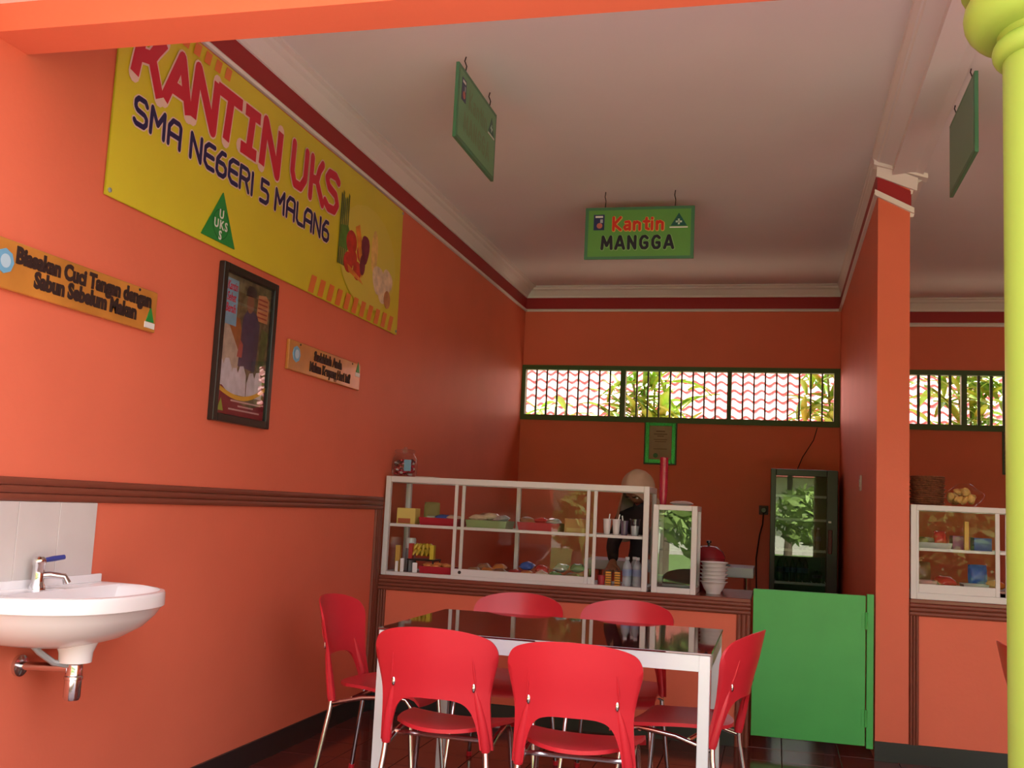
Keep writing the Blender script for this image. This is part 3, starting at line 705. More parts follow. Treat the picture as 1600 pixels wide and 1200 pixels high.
def right_cabinet():
    x1, y1, z1, F = 1.45, .40, .505, .03
    r = thing('display_cabinet', 'white-framed glass display cabinet right of the pillar under baskets and crackers', 'cabinet', (W2+.008, DC, .858))
    bars(r, [('post', (0, F, 0, F, 0, z1)), ('post', (x1-F, x1, 0, F, 0, z1)), ('post', (0, F, y1-F, y1, 0, z1)), ('post', (x1-F, x1, y1-F, y1, 0, z1)),
             ('top_rail', (F, x1-F, 0, F, z1-.03, z1)), ('top_rail', (F, x1-F, y1-F, y1, z1-.03, z1)), ('bottom_rail', (F, x1-F, 0, F, 0, .035)), ('bottom_rail', (F, x1-F, y1-F, y1, 0, .035)),
             ('side_rail', (0, F, F, y1-F, z1-.03, z1)), ('side_rail', (x1-F, x1, F, y1-F, z1-.03, z1)), ('side_rail', (0, F, F, y1-F, 0, .035)), ('side_rail', (x1-F, x1, F, y1-F, 0, .035)),
             ('shelf_edge', (F, x1-F, .022, .036, .257, .273)), ('shelf_edge', (F, x1-F, y1-.036, y1-.022, .257, .273))])
    pane(r, (F, x1-F, .036, y1-.036, .262, .268), GLASSL, 'shelf')
    pane(r, (.004, x1-.004, F, y1-F, z1-.008, z1-.003), GLASSL, 'top_panel')
    pane(r, (F, x1-F, F, y1-F, .056, .066), MATS['cabinet_floor'], 'floor_panel')
    for xa, xb, yy in ((F, .445, .004), (.475, .95, .018)):
        d = MB().bbox(xb-.022, xb, yy, yy+.012, .035, z1-.03, .002).bbox(xa, xa+.012, yy, yy+.012, .035, z1-.03, .002).bbox(xa+.012, xb-.022, yy, yy+.012, .035, .082, .002).build('sliding_door', ALU, r)
        MB().box(xa+.012, xb-.022, yy+.004, yy+.008, .082, z1-.03).build('pane', GLASSL, d)
    pane(r, (.95, x1-F, .02, .024, .035, z1-.03), GLASSL); pane(r, (.012, .016, F, y1-F, .035, z1-.03), GLASSL, 'side_pane'); pane(r, (x1-.016, x1-.012, F, y1-F, .035, z1-.03), GLASSL, 'side_pane')
right_cabinet()
SH, BT = 1.1065, .8125      # shelf top and cabinet floor top of the long cabinet

# ================================================================== CABINET CONTENTS
def tray(label, x0, x1, y0, y1, z, h, m, group=None):
    r = MB(); t2 = .005; e = .010
    vs = [(x0+e, y0+e, z), (x1-e, y0+e, z), (x1-e, y1-e, z), (x0+e, y1-e, z), (x0, y0, z+h), (x1, y0, z+h), (x1, y1, z+h), (x0, y1, z+h),
          (x0+t2, y0+t2, z+h), (x1-t2, y0+t2, z+h), (x1-t2, y1-t2, z+h), (x0+t2, y1-t2, z+h), (x0+e+t2, y0+e+t2, z+t2), (x1-e-t2, y0+e+t2, z+t2), (x1-e-t2, y1-e-t2, z+t2), (x0+e+t2, y1-e-t2, z+t2)]
    fs = [(0,1,2,3), (0,1,5,4), (1,2,6,5), (2,3,7,6), (3,0,4,7), (4,5,9,8), (5,6,10,9), (6,7,11,10), (7,4,8,11), (8,9,13,12), (9,10,14,13), (10,11,15,14), (11,8,12,15), (12,13,14,15)]
    return tag(r.add(vs, fs).build('snack_tray', m), label, 'tray', group)
TR = mat('tray_red', (.42, .015, .03), .4); TG = mat('tray_green', (.26, .36, .15), .45); TW_ = mat('tray_grey', (.5, .5, .5), .4)
tray('red plastic tray beside the yellow box on the cabinet shelf', .215, .47, 6.11, 6.32, SH, .05, TR)
tray('pale green plastic tray of wrapped snacks on the cabinet shelf', .515, .775, 6.11, 6.32, SH, .05, TG)
tray('red plastic tray behind the sliding glass on the cabinet shelf, next to orange carton', .84, 1.10, 6.11, 6.32, SH, .052, TR)
tray('red plastic tray of fritters on the cabinet floor', .245, .47, 6.07, 6.205, BT, .05, TR)
tray('wide maroon tray of packets on the cabinet floor behind the sliding doors', .52, 1.28, 6.10, 6.34, BT, .035, mat('tray_maroon', (.22, .02, .03), .5))
# packets: pillow bags
def packet(label, x, y, z, w_, h_, d_, m, rot=(0, 0, 0), group=None, name='snack_packet'):
    def f(u, v, s):
        a, b2 = u*2-1, v*2-1
        e = (1-a**4)*(1-b2**4)
        wob = 1+.12*math.sin(a*5+x*9)*math.sin(b2*4+y*7)
        return (a*w_/2*(1-.06*b2*b2), b2*h_/2*(1-.05*a*a), s*d_/2*e*wob)
    mb = MB().grid(lambda u, v: f(u, v, 1), 8, 8).grid(lambda u, v: f(u, v, -1), 8, 8)
    o = mb.build(name, m, None, True, (x, y, z), 70); o.rotation_euler = rot
    return tag(o, label, 'packet', group)
PK = [mat('packet_red', (.5, .03, .03), .25), mat('packet_blue', (.05, .12, .45), .25), mat('packet_cream', (.62, .50, .36), .25), mat('packet_orange', (.62, .20, .04), .25),
      mat('packet_green', (.15, .30, .10), .25), mat('packet_silver', (.55, .55, .57), .18, metal=.6), mat('packet_brown', (.28, .12, .05), .35), mat('packet_yellow', (.75, .55, .04), .3)]
flat = (0.12, .05, .3)
packet('blue snack packet lying on the red tray beside the yellow box', .36, 6.2, SH+.055, .13, .09, .03, PK[1], (.15, .0, .4))
packet('cream flat packet at the end of the red tray beside the yellow box', .425, 6.17, SH+.056, .09, .07, .025, PK[2], (.2, .1, .1))
packet('olive cellophane packet leaning up behind the yellow box', .245, 6.27, SH+.085, .10, .13, .03, mat('packet_olive', (.25, .22, .08), .2), (1.2, 0, .3))
for i, (x, y, c_) in enumerate(((.58, 6.17, 2), (.66, 6.2, 2), (.72, 6.18, 5), (.60, 6.26, 6), (.70, 6.27, 0))):
    packet(['cream wrapped bread in the pale green tray', 'cream wrapped bread in the pale green tray', 'silver wrapped snack in the pale green tray', 'brown wrapped snack in the pale green tray', 'red wrapped snack in the pale green tray'][i],
           x, y, SH+.06+.012*(i % 2), .10, .085, .045, PK[c_], (R.uniform(-.2, .2), R.uniform(-.15, .15), R.uniform(-.5, .5)), 'wrapped snacks in the green tray')
for i, (x, y, c_) in enumerate(((.89, 6.18, 6), (.97, 6.2, 0), (1.05, 6.19, 5))):
    packet(['brown snack packet in the red tray next to the orange carton', 'red snack packet in the red tray next to the orange carton', 'silver snack packet in the red tray next to the orange carton'][i],
           x, y, SH+.06, .10, .09, .04, PK[c_], (R.uniform(-.2, .2), R.uniform(-.15, .15), R.uniform(-.5, .5)))
k = 0
cols = ['red', 'blue', 'cream', 'orange', 'green', 'silver', 'brown', 'yellow']
for x, y, dz, c_ in ((.57, 6.16, 0, 6), (.65, 6.19, 0, 3), (.73, 6.16, 0, 6), (.82, 6.18, 0, 0), (.90, 6.17, 0, 3), (.99, 6.18, 0, 2), (1.08, 6.17, 0, 4), (1.17, 6.18, 0, 6), (.60, 6.27, .02, 6), (.70, 6.28, .02, 3), (.88, 6.26, .045, 1), (.97, 6.27, .03, 0), (1.09, 6.27, .045, 5), (1.19, 6.27, .05, 4)):
    packet('%s snack packet heaped behind the sliding glass on the cabinet floor' % cols[c_], x, y, BT+.034+dz, .086, .078, .045, PK[c_], (R.uniform(.1, .35), R.uniform(-.15, .15), R.uniform(-.3, .3)), 'snack packets on the cabinet floor')
# fritters in the lower red tray
FR_ = mat('fritter', (.55, .20, .05), .55, var=.3, scale=40, bump=.5, bscale=90)
for i in range(9):
    x, y = .28+.07*(i % 3), 6.105+.035*(i//3)
    o = MB().ball((0, 0, 0), .031, .016, .015, 10, 6).build('fritter', FR_, None, True, (x+R.uniform(-.01, .01), y, BT+.048+R.uniform(0, .012))); o.rotation_euler = (R.uniform(-.2, .2), R.uniform(-.15, .15), R.uniform(-.25, .25))
    tag(o, 'golden brown fritter in the red tray on the cabinet floor', 'fritter', 'fritters in the lower red tray')
# boxes
def carton(label, x0, x1, y0, y1, z0, z1, m, m2=None, print_=None, name='carton'):
    r = thing(name, label, 'box', ((x0+x1)/2, y0, z0)); hw = (x1-x0)/2
    MB().bbox(-hw, hw, 0, y1-y0, 0, z1-z0, .0015).build('box_body', m, r)
    MB().box(-hw*.999, hw*.999, .0, (y1-y0), z1-z0, z1-z0+.0012).build('lid_flap', m, r)
    if m2: MB().box(-hw*.85, hw*.5, -.001, .0, (z1-z0)*.08, (z1-z0)*.38).build('printed_panel', m2, r)
    return r
YB = mat('carton_yellow', (.66, .50, .13), .5)
carton('pale yellow snack carton with red print at the wall end of the cabinet shelf', .075, .195, 6.10, 6.19, SH, SH+.10, YB, mat('carton_print', (.40, .09, .03), .5))
carton('plain orange carton on the cabinet shelf next to the cups', 1.13, 1.30, 6.12, 6.26, SH, SH+.085, mat('carton_orange', (.42, .17, .05), .55), mat('carton_print2', (.5, .3, .1), .5))
carton('narrow ochre box standing at the wall side of the snack rack', .08, .108, 6.10, 6.13, BT, BT+.165, mat('box_ochre', (.55, .32, .06), .5))
# the three small price boxes sit on a black wire rack
rk = thing('snack_rack', 'black rack holding yellow snacks at the wall end of the cabinet floor', 'rack', (.115, 6.215, BT))
MB().bbox(0, .18, 0, .145, .072, .082, .002).build('rack_shelf', BLACK, rk)
for x in (.004, .168):
    for y in (.0, .137): MB().bbox(x, x+.008, y, y+.008, 0, .072, .001).build('rack_leg', BLACK, rk)
for nm, lab, x0, x1, z0, z1, m in (('price_card', 'white card under the ochre box in front of the snack rack', .096, .114, BT, BT+.072, WHITE), ('price_card', 'white card under the red box in front of the snack rack', .128, .15, BT+.018, BT+.09, WHITE), ('price_card', 'white card between snack rack and red tray', .208, .238, BT, BT+.068, WHITE)):
    tag(MB().bbox(x0, x1, 6.066, 6.072, BT, z1, .001).build(nm, m), lab, 'card')
carton('small red box beside the bananas in the cabinet', .122, .146, 6.22, 6.26, BT+.0825, BT+.175, mat('box_red', (.55, .04, .03), .45))
carton('small yellow box right of the bananas in the cabinet', .262, .288, 6.22, 6.26, BT+.0825, BT+.17, mat('box_yellow', (.72, .56, .04), .45))
bn = thing('banana_bunch', 'bunch of small yellow bananas on the black rack', 'banana', (.205, 6.27, BT+.083))
BAN = mat('banana', (.62, .42, .04), .45, var=.3, scale=30)
for i in range(10):
    a = -1.0+.5*(i % 5); lv = i//5
    pts = [(.045*math.sin(a)*t_+.02*(i % 5-2)*.6, -.055*t_*(1-.3*lv)+.02, .018+lv*.035+.03*math.sin(t_*PI)) for t_ in [q/6 for q in range(7)]]
    MB().tube(pts, [.005, .011, .014, .0145, .014, .010, .004], 8).build('banana', BAN, bn, True)
cn = thing('lidded_canister', 'grey canister with white lid in the wall-side corner of the cabinet floor', 'canister', (.085, 6.36, BT))
MB().lathe([(0, 0), (.03, 0), (.031, .005), (.031, .145), (0, .145)], seg=20).build('canister_body', STEEL, cn, True)
MB().lathe([(.033, .14), (.034, .145), (.034, .195), (.03, .205), (0, .206)], seg=20).build('lid', WHITE, cn, True)
# cups on the shelf
def cup(label, x, y, z, h, r0, r1, mbody, mfill, spoon=False, group=None):
    r = thing('drink_cup', label, 'cup', (x, y, z), (0, 0, R.uniform(0, 3)), group)
    MB().lathe([(0, .002), (r0*.96, .002), (r1*.96, h*.99), (r1, h), (r1+.002, h+.002), (r1+.002, h-.004), (r1, h-.005), (r0, 0), (0, 0)], seg=20).build('cup_wall', mbody, r, True)
    MB().lathe([(0, .004), (r0*.92, .004), (r0*.4+r1*.52, h*.62), (0, h*.62)], seg=16).build('contents', mfill, r, True)
    if spoon: MB().tube([(0, 0, h*.3), (.018, .004, h+.03)], [.002, .004], 6).build('spoon', WHITE, r, True)
WC = mat('cup_white', (.66, .62, .64), .3)
cup('white plastic cup at the open end of the cabinet shelf beside sliding door', 1.385, 6.12, SH, .095, .017, .024, WC, WHITE, True)
cup('white plastic cup in the middle of the cup row on the shelf', 1.44, 6.12, SH, .095, .017, .024, WC, WHITE, True)
cup('dark syrup cup in the cup row on the cabinet shelf', 1.487, 6.125, SH, .088, .017, .023, mat('cup_smoke', (.12, .09, .14), .2), mat('syrup', (.05, .01, .02), .2), True)
cup('clear ribbed cup at the corner post end of the cabinet shelf', 1.55, 6.12, SH, .10, .022, .030, CLEARP, mat('ice', (.6, .58, .58), .2))
# water bottles and jars on the cabinet floor
def bottle(label, x, y, z, h, rad, mbody, mcap, mlab, group=None):
    r = thing('water_bottle', label, 'bottle', (x, y, z), (0, 0, R.uniform(0, 3)), group)
    pf = [(0, .003), (rad*.8, 0), (rad, .008)]
    for i in range(5): pf += [(rad, h*(.08+.08*i)), (rad*.93, h*(.11+.08*i)), (rad, h*(.14+.08*i))]
    pf += [(rad, h*.66), (rad*.85, h*.76), (rad*.42, h*.88), (rad*.38, h*.92)]
    MB().lathe(pf, seg=18).build('bottle_body', mbody, r, True)
    MB().lathe([(rad*.44, h*.91), (rad*.46, h*.92), (rad*.46, h*.995), (rad*.4, h), (0, h)], seg=14).build('cap', mcap, r, True)
    MB().lathe([(rad*1.01, h*.38), (rad*1.015, h*.40), (rad*1.015, h*.58), (rad*1.01, h*.6)], seg=18).build('label_band', mlab, r, True)
    return r
LBL = mat('bottle_label', (.20, .25, .42), .4); CAPB = mat('cap_white', (.6, .62, .68), .4)
WAT = mat('bottle_water', (.50, .55, .62), .06, spec=.7); WAT.node_tree.nodes['Principled BSDF'].inputs['Alpha'].default_value = .5
bottle('clear water bottle in front by the corner post of the cabinet floor', 1.512, 6.12, BT, .175, .027, WAT, CAPB, LBL, 'water bottles in the cabinet')
bottle('clear water bottle tight against the corner post of the cabinet floor', 1.573, 6.12, BT, .175, .027, WAT, CAPB, LBL, 'water bottles in the cabinet')
bottle('clear water bottle standing behind the other two on the cabinet floor', 1.545, 6.19, BT, .175, .027, WAT, CAPB, LBL, 'water bottles in the cabinet')
def sachets(label, x, z):
    r = thing('sachet_strip', label, 'sachets', (x, 6.11, z))
    MB().bbox(-.016, .016, .002, .03, 0, .088, .002).build('holder', BLACK, r)
    for i in range(6): MB().bbox(-.017, .017, -.004, .002, .002+i*.0145, .0125+i*.0145, .002).build('sachet', mat('sachet_amber', (.65, .28, .03), .3), r)
sachets('strip of amber sachets beside the small red cup on the cabinet floor', 1.405, BT); sachets('strip of amber sachets beside the water bottles on the cabinet floor', 1.458, BT)
tag(MB().lathe([(0, 0), (.020, 0), (.024, .06), (.022, .06), (.019, .004), (0, .004)], seg=18).build('small_cup', mat('cup_red', (.4, .03, .04), .35), None, True, (1.362, 6.12, BT)), 'small red cup at the sliding-door end of the cabinet floor', 'cup')

# on top of the long cabinet
CT = 1.4005
j = thing('candy_jar', 'round clear jar of red and white sweets on the long cabinet', 'jar', (.085, 6.16, CT))
MB().lathe([(0, 0), (.062, 0), (.078, .02), (.082, .07), (.076, .115), (.06, .138), (.058, .15)], seg=26).build('jar_glass', CLEARP, j, True)
MB().lathe([(.064, .148), (.066, .152), (.066, .165), (.05, .172), (.012, .174), (.012, .186), (0, .188)], seg=24).build('lid', CLEARP, j, True)
MB().box(.025, .07, -.079, -.076, .035, .105).build('paper_label', mat('label_blue', (.18, .38, .52), .5), j)
cm = [mat('candy_red', (.5, .02, .04), .25), mat('candy_white', (.7, .6, .6), .3), mat('candy_dark', (.12, .02, .03), .3)]
for i in range(80):
    a, rr, z = R.uniform(0, 2*PI), .062*math.sqrt(R.random()), R.uniform(.014, .105)
    MB().ball((rr*math.cos(a), rr*math.sin(a), z), .013, .012, .009, 7, 5).build('sweet', cm[0 if R.random() < .6 else R.choice((1, 2))], j, True)
tag(MB().bbox(.18, .31, 6.10, 6.20, CT, CT+.006, .002).build('paper_slip', mat('paper_buff', (.5, .42, .36), .6)), 'flat buff paper slip next to the candy jar', 'paper')

# on the small showcase
ST = 1.3005
CPR = mat('cup_stack_red', (.42, .02, .05), .22)
cupm = MB().lathe([(0, .002), (.0185, 0), (.0245, .072), (.0265, .073), (.0265, .076), (.0235, .075), (.0175, .004), (0, .004)], seg=18).mesh('red_cup', True)
for i in range(15):
    o = place(cupm, 'red_cup', CPR, None, (1.702, 6.19, ST+.0145*i))
    tag(o, 'nested red plastic cup in the tall stack on the small showcase', 'cup', 'stack of red cups')
tag(packet('flat white packet lying on the small showcase beside the red cups', 1.81, 6.2, ST+.013, .14, .09, .026, mat('packet_white', (.55, .45, .45), .3)), None, 'packet')
# bowls on the counter
BW = mat('bowl_white', (.72, .66, .66), .25)
bowlm = MB().lathe([(0, .004), (.034, .004), (.036, 0), (.042, 0), (.043, .010), (.055, .026), (.066, .052), (.072, .064), (.081, .068), (.082, .072), (.078, .0725), (.068, .064), (.060, .050), (.050, .030), (.036, .014), (0, .012)], seg=28).mesh('soup_bowl', True)
for i in range(6):
    o = place(bowlm, 'soup_bowl', BW, None, (2.005+R.uniform(-.002, .002), 6.24, .8005+.0222*i), (0, 0, R.uniform(0, 3)))
    tag(o, 'white soup bowl nested in the stack beside the small showcase', 'bowl', 'stack of white bowls')
# red pot behind the bowls
p = thing('cooking_pot', 'dark red cooking pot behind the stacked white bowls', 'pot', (1.955, 6.52, .80))
PM = mat('pot_red', (.22, .012, .018), .25)
MB().lathe([(0, 0), (.085, 0), (.095, .015), (.097, .19), (.102, .193), (.098, .196), (.092, .19), (.09, .012), (0, .012)], seg=30).build('pot_body', PM, p, True)
MB().lathe([(.103, .194), (.10, .205), (.085, .235), (.05, .262), (0, .268)], seg=30).build('lid', PM, p, True)
MB().lathe([(0, .266), (.008, .268), (.008, .28), (.016, .285), (.014, .298), (0, .30)], seg=14).build('knob', BLACK, p, True)
for sg in (1, -1): MB().tube([(sg*.095, -.03, .15), (sg*.125, -.025, .155), (sg*.125, .025, .155), (sg*.095, .03, .15)], .007, 8).build('handle', BLACK, p, True)
# steel kitchen table
k = thing('kitchen_worktable', 'grey steel worktable behind the counter beside the glass-door fridge', 'table', (1.0, 7.55, 0))
MB().bbox(0, 1.205, 0, .5, .826, .896, .004).build('top', STEEL, k)
for x in (.03, 1.14):
    for y in (.03, .44): MB().tube([(x+.015, y+.015, 0), (x+.015, y+.015, .828)], .02, 12).build('leg', CHROME, k, True)

# ================================================================== RIGHT COUNTER ITEMS
RT = .858+.505+.0005
RATM = mat('rattan', (.24, .085, .04), .6, var=.4, scale=60, bump=.6, bscale=150)
ratm = MB().lathe([(0, .002), (.06, 0), (.088, .008), (.093, .013), (.089, .016), (.06, .008), (0, .007)], seg=26).mesh('rattan_plate', True)
for i in range(14):
    o = place(ratm, 'rattan_plate', RATM, None, (3.165+R.uniform(-.004, .004), 6.2+R.uniform(-.003, .003), RT+.0112*i), (0, 0, R.uniform(0, 3)))
    tag(o, 'brown woven rattan plate in the stack on the right-hand cabinet', 'plate', 'stack of rattan plates')
CRK = mat('cracker', (.62, .38, .12), .5, var=.25, scale=40)
cb = thing('cracker_bag', 'clear bag of golden crackers beside the rattan plates', 'crackers', (3.355, 6.2, RT))
for i in range(16):
    a, rr = R.uniform(0, 2*PI), .068*math.sqrt(R.random())
    o = MB().ball((0, 0, 0), .030, .022, .015, 9, 6).build('cracker', CRK, cb, True, (rr*1.05*math.cos(a), rr*.8*math.sin(a), .025+R.uniform(0, .082)*(1-rr/.12))); o.rotation_euler = (R.uniform(0, 3), R.uniform(0, 3), R.uniform(0, 3))
def bagf(u, v):
    a, t_ = 2*PI*u, v
    rr = (.052+.048*math.sin(min(1, t_*1.6)*PI*.5)-.075*max(0, t_-.55)/.45)*(1+.06*math.sin(5*a+3*t_))
    return (1.05*rr*math.cos(a), .85*rr*math.sin(a), .002+.128*t_)
MB().grid(bagf, 24, 10).build('clear_bag', glass_mat('bag_film', (.96, .95, .92), 1.3, .08), cb, True)
RS, RB = .858+.2685, .858+.0665
tray('grey metal tray on the shelf of the right-hand cabinet', 3.09, 3.28, 6.10, 6.30, RS, .035, TW_)
tag(MB().ball((0, 0, 0), .035, .03, .028, 12, 8).build('rice_parcel', mat('parcel_leaf', (.25, .18, .07), .5, var=.3), None, True, (3.135, 6.17, RS+.036)), 'brown leaf parcel on the grey tray of the right-hand cabinet', 'parcel')
packet('red and white snack packet on the grey tray of the right-hand cabinet', 3.225, 6.16, RS+.062, .07, .08, .04, PK[0], (1.2, 0, .2))
packet('pale wrapped snack on the grey tray of the right-hand cabinet', 3.18, 6.22, RS+.045, .08, .06, .03, PK[2], (.2, 0, .5))
carton('magenta box on the shelf of the right-hand cabinet', 3.29, 3.375, 6.16, 6.28, RS, RS+.075, mat('box_magenta', (.30, .05, .16), .5))
carton('slim yellow box upright on the shelf of the right-hand cabinet', 3.34, 3.362, 6.10, 6.13, RS, RS+.155, mat('box_amber', (.65, .34, .04), .45))
carton('blue box on the shelf of the right-hand cabinet', 3.40, 3.49, 6.17, 6.29, RS, RS+.07, mat('box_blue', (.05, .09, .32), .5))
tray('pink shallow dish tray on the floor of the right-hand cabinet', 3.09, 3.20, 6.08, 6.22, RB, .03, mat('dish_pink', (.62, .30, .30), .4))
tray('grey shallow dish tray on the floor of the right-hand cabinet', 3.33, 3.46, 6.08, 6.22, RB, .025, TW_)
packet('red packet on the floor of the right-hand cabinet', 3.25, 6.14, RB+.03, .11, .09, .05, PK[0], (.3, 0, .3)); packet('bright blue packet standing on the floor of the right-hand cabinet', 3.43, 6.25, RB+.068, .10, .12, .05, PK[1], (1.4, 0, 0))
packet('brown packet standing on the floor of the right-hand cabinet', 3.14, 6.26, RB+.068, .10, .12, .05, PK[6], (1.4, 0, 0)); packet('orange packet on the floor of the right-hand cabinet', 3.50, 6.13, RB+.028, .09, .08, .045, PK[3], (.2, 0, .6))

# ================================================================== FRIDGE
def fridge():
    r = thing('display_fridge', 'tall black glass-door drinks fridge against the back wall behind the gate', 'fridge', (2.305, 8.83, 0))
    Wd, Dp, H, t2 = .53, .56, 1.66, .035
    MB().box(0, t2, .03, Dp, .06, H).build('side_panel', BLACK, r); MB().box(Wd-t2, Wd, .03, Dp, .06, H).build('side_panel', BLACK, r)
    MB().box(t2, Wd-t2, Dp-t2, Dp, .06, H).build('back_panel', mat('fridge_liner', (.06, .075, .075), .35), r); MB().box(t2, Wd-t2, .03, Dp-t2, H-t2, H).build('top_panel', BLACK, r)
    MB().box(t2, Wd-t2, .03, Dp-t2, .06, .30).build('compressor_box', BLACK, r)
    MB().box(.02, Wd-.02, .05, Dp, 0, .06).build('plinth', BLACK, r)
    fr = .042; z0 = .32
    d = MB().bbox(0, fr, 0, .028, z0, H, .004).bbox(Wd-fr-.045, Wd, 0, .028, z0, H, .004).bbox(fr, Wd-fr-.045, 0, .028, z0, z0+.05, .004).bbox(fr, Wd-fr-.045, 0, .028, H-.055, H, .004).build('door_frame', BLACK, r)
    MB().box(fr, Wd-fr-.045, .010, .016, z0+.05, H-.055).build('door_glass', GLASSF, d)
    MB().bbox(Wd-.075, Wd-.042, -.028, -.002, .99, 1.18, .006).build('handle', mat('handle_red', (.12, .012, .015), .4), d)
    MB().box(Wd-.072, Wd-.05, -.003, 0, 1.235, 1.25).build('badge', STEEL, d)
    MB().box(0, Wd-.09, -.003, .0, .665, .672).build('door_strip', STEEL, d)
    for z in (.735, 1.0, 1.25, 1.44):
        s = MB()
        for i in range(12): s.box(t2+.01+i*.037, t2+.014+i*.037, .05, Dp-.05, z, z+.004)
        s.box(t2, Wd-t2, .045, .055, z-.008, z+.012).build('wire_shelf', STEEL, r)
    return r
fridge()
DK = mat('cola_dark', (.02, .008, .008), .08); LB = mat('label_dark', (.03, .05, .12), .4)
for i in range(5): bottle('dark soft drink bottle on the bottom fridge shelf', 2.385+.052*i, 8.93, .748, .19, .024, DK, BLACK, LB, 'dark bottles in the fridge')
for i in range(3): bottle('small dark bottle on the fridge shelf right of the tall bottles', 2.665+.04*i if i < 2 else 2.685, 8.93 if i < 2 else 8.99, .748, .10, .018, DK, BLACK, LB, 'small bottles in the fridge')
for i in range(2): bottle('pale drink bottle on the middle fridge shelf', 2.64+.05*i, 8.95, 1.013, .18, .022, WAT, CAPB, LBL, 'pale bottles in the fridge')
pl = thing('wall_socket', 'black plug in the back-wall socket left of the fridge', 'socket', (2.245, D, 1.32), FACE)
MB().bbox(-.04, .04, -.04, .04, 0, .012).build('plate', mat('socket_dark', (.08, .05, .05), .5), pl)
MB().lathe([(0, .05), (.02, .05), (.028, .04), (.028, .012)], (0, 0, 0), 16).build('plug', BLACK, pl, True)
tag(MB().tube([(2.245, D-.05, 1.30), (2.24, D-.05, 1.2), (2.215, D-.035, 1.1), (2.19, D-.03, .9), (2.2, D-.03, .5), (2.26, D-.04, .22), (2.34, D-.05, .2)], .007, 6).build('power_cord', BLACK, None, True), 'black fridge cord hanging down the back wall from the socket', 'cord')
tag(MB().tube([(2.69, D-.006, 2.06), (2.66, D-.012, 1.95), (2.57, D-.010, 1.80), (2.53, D-.02, 1.70), (2.53, D-.05, 1.665)], .004, 6).build('thin_wire', BLACK, None, True), 'thin dark wire running from the window down to the fridge', 'wire')
sw = thing('light_switch', 'small white light switch on the pillar side wall', 'switch', (W, 7.056, 1.504), SIDE)
MB().bbox(-.035, .035, -.05, .05, 0, .010).build('plate', mat('switch_white', (.55, .5, .46), .4), sw); MB().bbox(-.014, .014, -.025, .025, .009, .015).build('rocker', mat('switch_white', (.55, .5, .46), .4), sw)

# certificates on the back wall
def certificate(label, x0, x1, z0, z1, glit, parent=None):
    r = thing('framed_certificate', label, 'certificate', (x0, D-.001, z0), FACE)
    Wd, H, f = x1-x0, z1-z0, .035
    MB().bbox(-.012, Wd+.012, -.012, H+.012, 0, .008, .002).build('outer_frame', mat('cert_edge', (.02, .05, .02), .4), r)
    for q in ((0, f, 0, H), (Wd-f, Wd, 0, H), (f, Wd-f, 0, f), (f, Wd-f, H-f, H)): MB().bbox(q[0], q[1], q[2], q[3], .008, .018, .002).build('glitter_border', glit, r)
    MB().box(f, Wd-f, f, H-f, .008, .012).build('paper', mat('cert_paper', (.36, .26, .16), .5, var=.1, scale=10), r)
    for (a, b2, y, h) in ((.3, .7, .82, .010), (.2, .8, .74, .008), (.35, .65, .68, .008), (.2, .8, .58, .006), (.25, .75, .52, .006), (.2, .8, .30, .006)):
        MB().box(f+(Wd-2*f)*a, f+(Wd-2*f)*b2, f+(H-2*f)*y, f+(H-2*f)*y+h, .012, .0125).build('text_line', mat('cert_ink', (.16, .09, .05), .6), r)
    MB().lathe([(0, .002), (.02, .002), (.022, 0)], (Wd*.35, f+.035, .012), 14).build('seal', mat('cert_seal', (.03, .16, .05), .5), r)
GLIT = mat('green_glitter', (.02, .34, .08), .25, metal=.4, var=.9, scale=160)
certificate('small certificate in green glitter frame under the back window', 1.185, 1.458, 1.70, 2.075, GLIT)
certificate('brown framed certificate behind the lime column on the next bay back wall', 4.20, 4.46, 1.72, 2.065, mat('brown_border', (.16, .08, .04), .4, var=.6, scale=60))

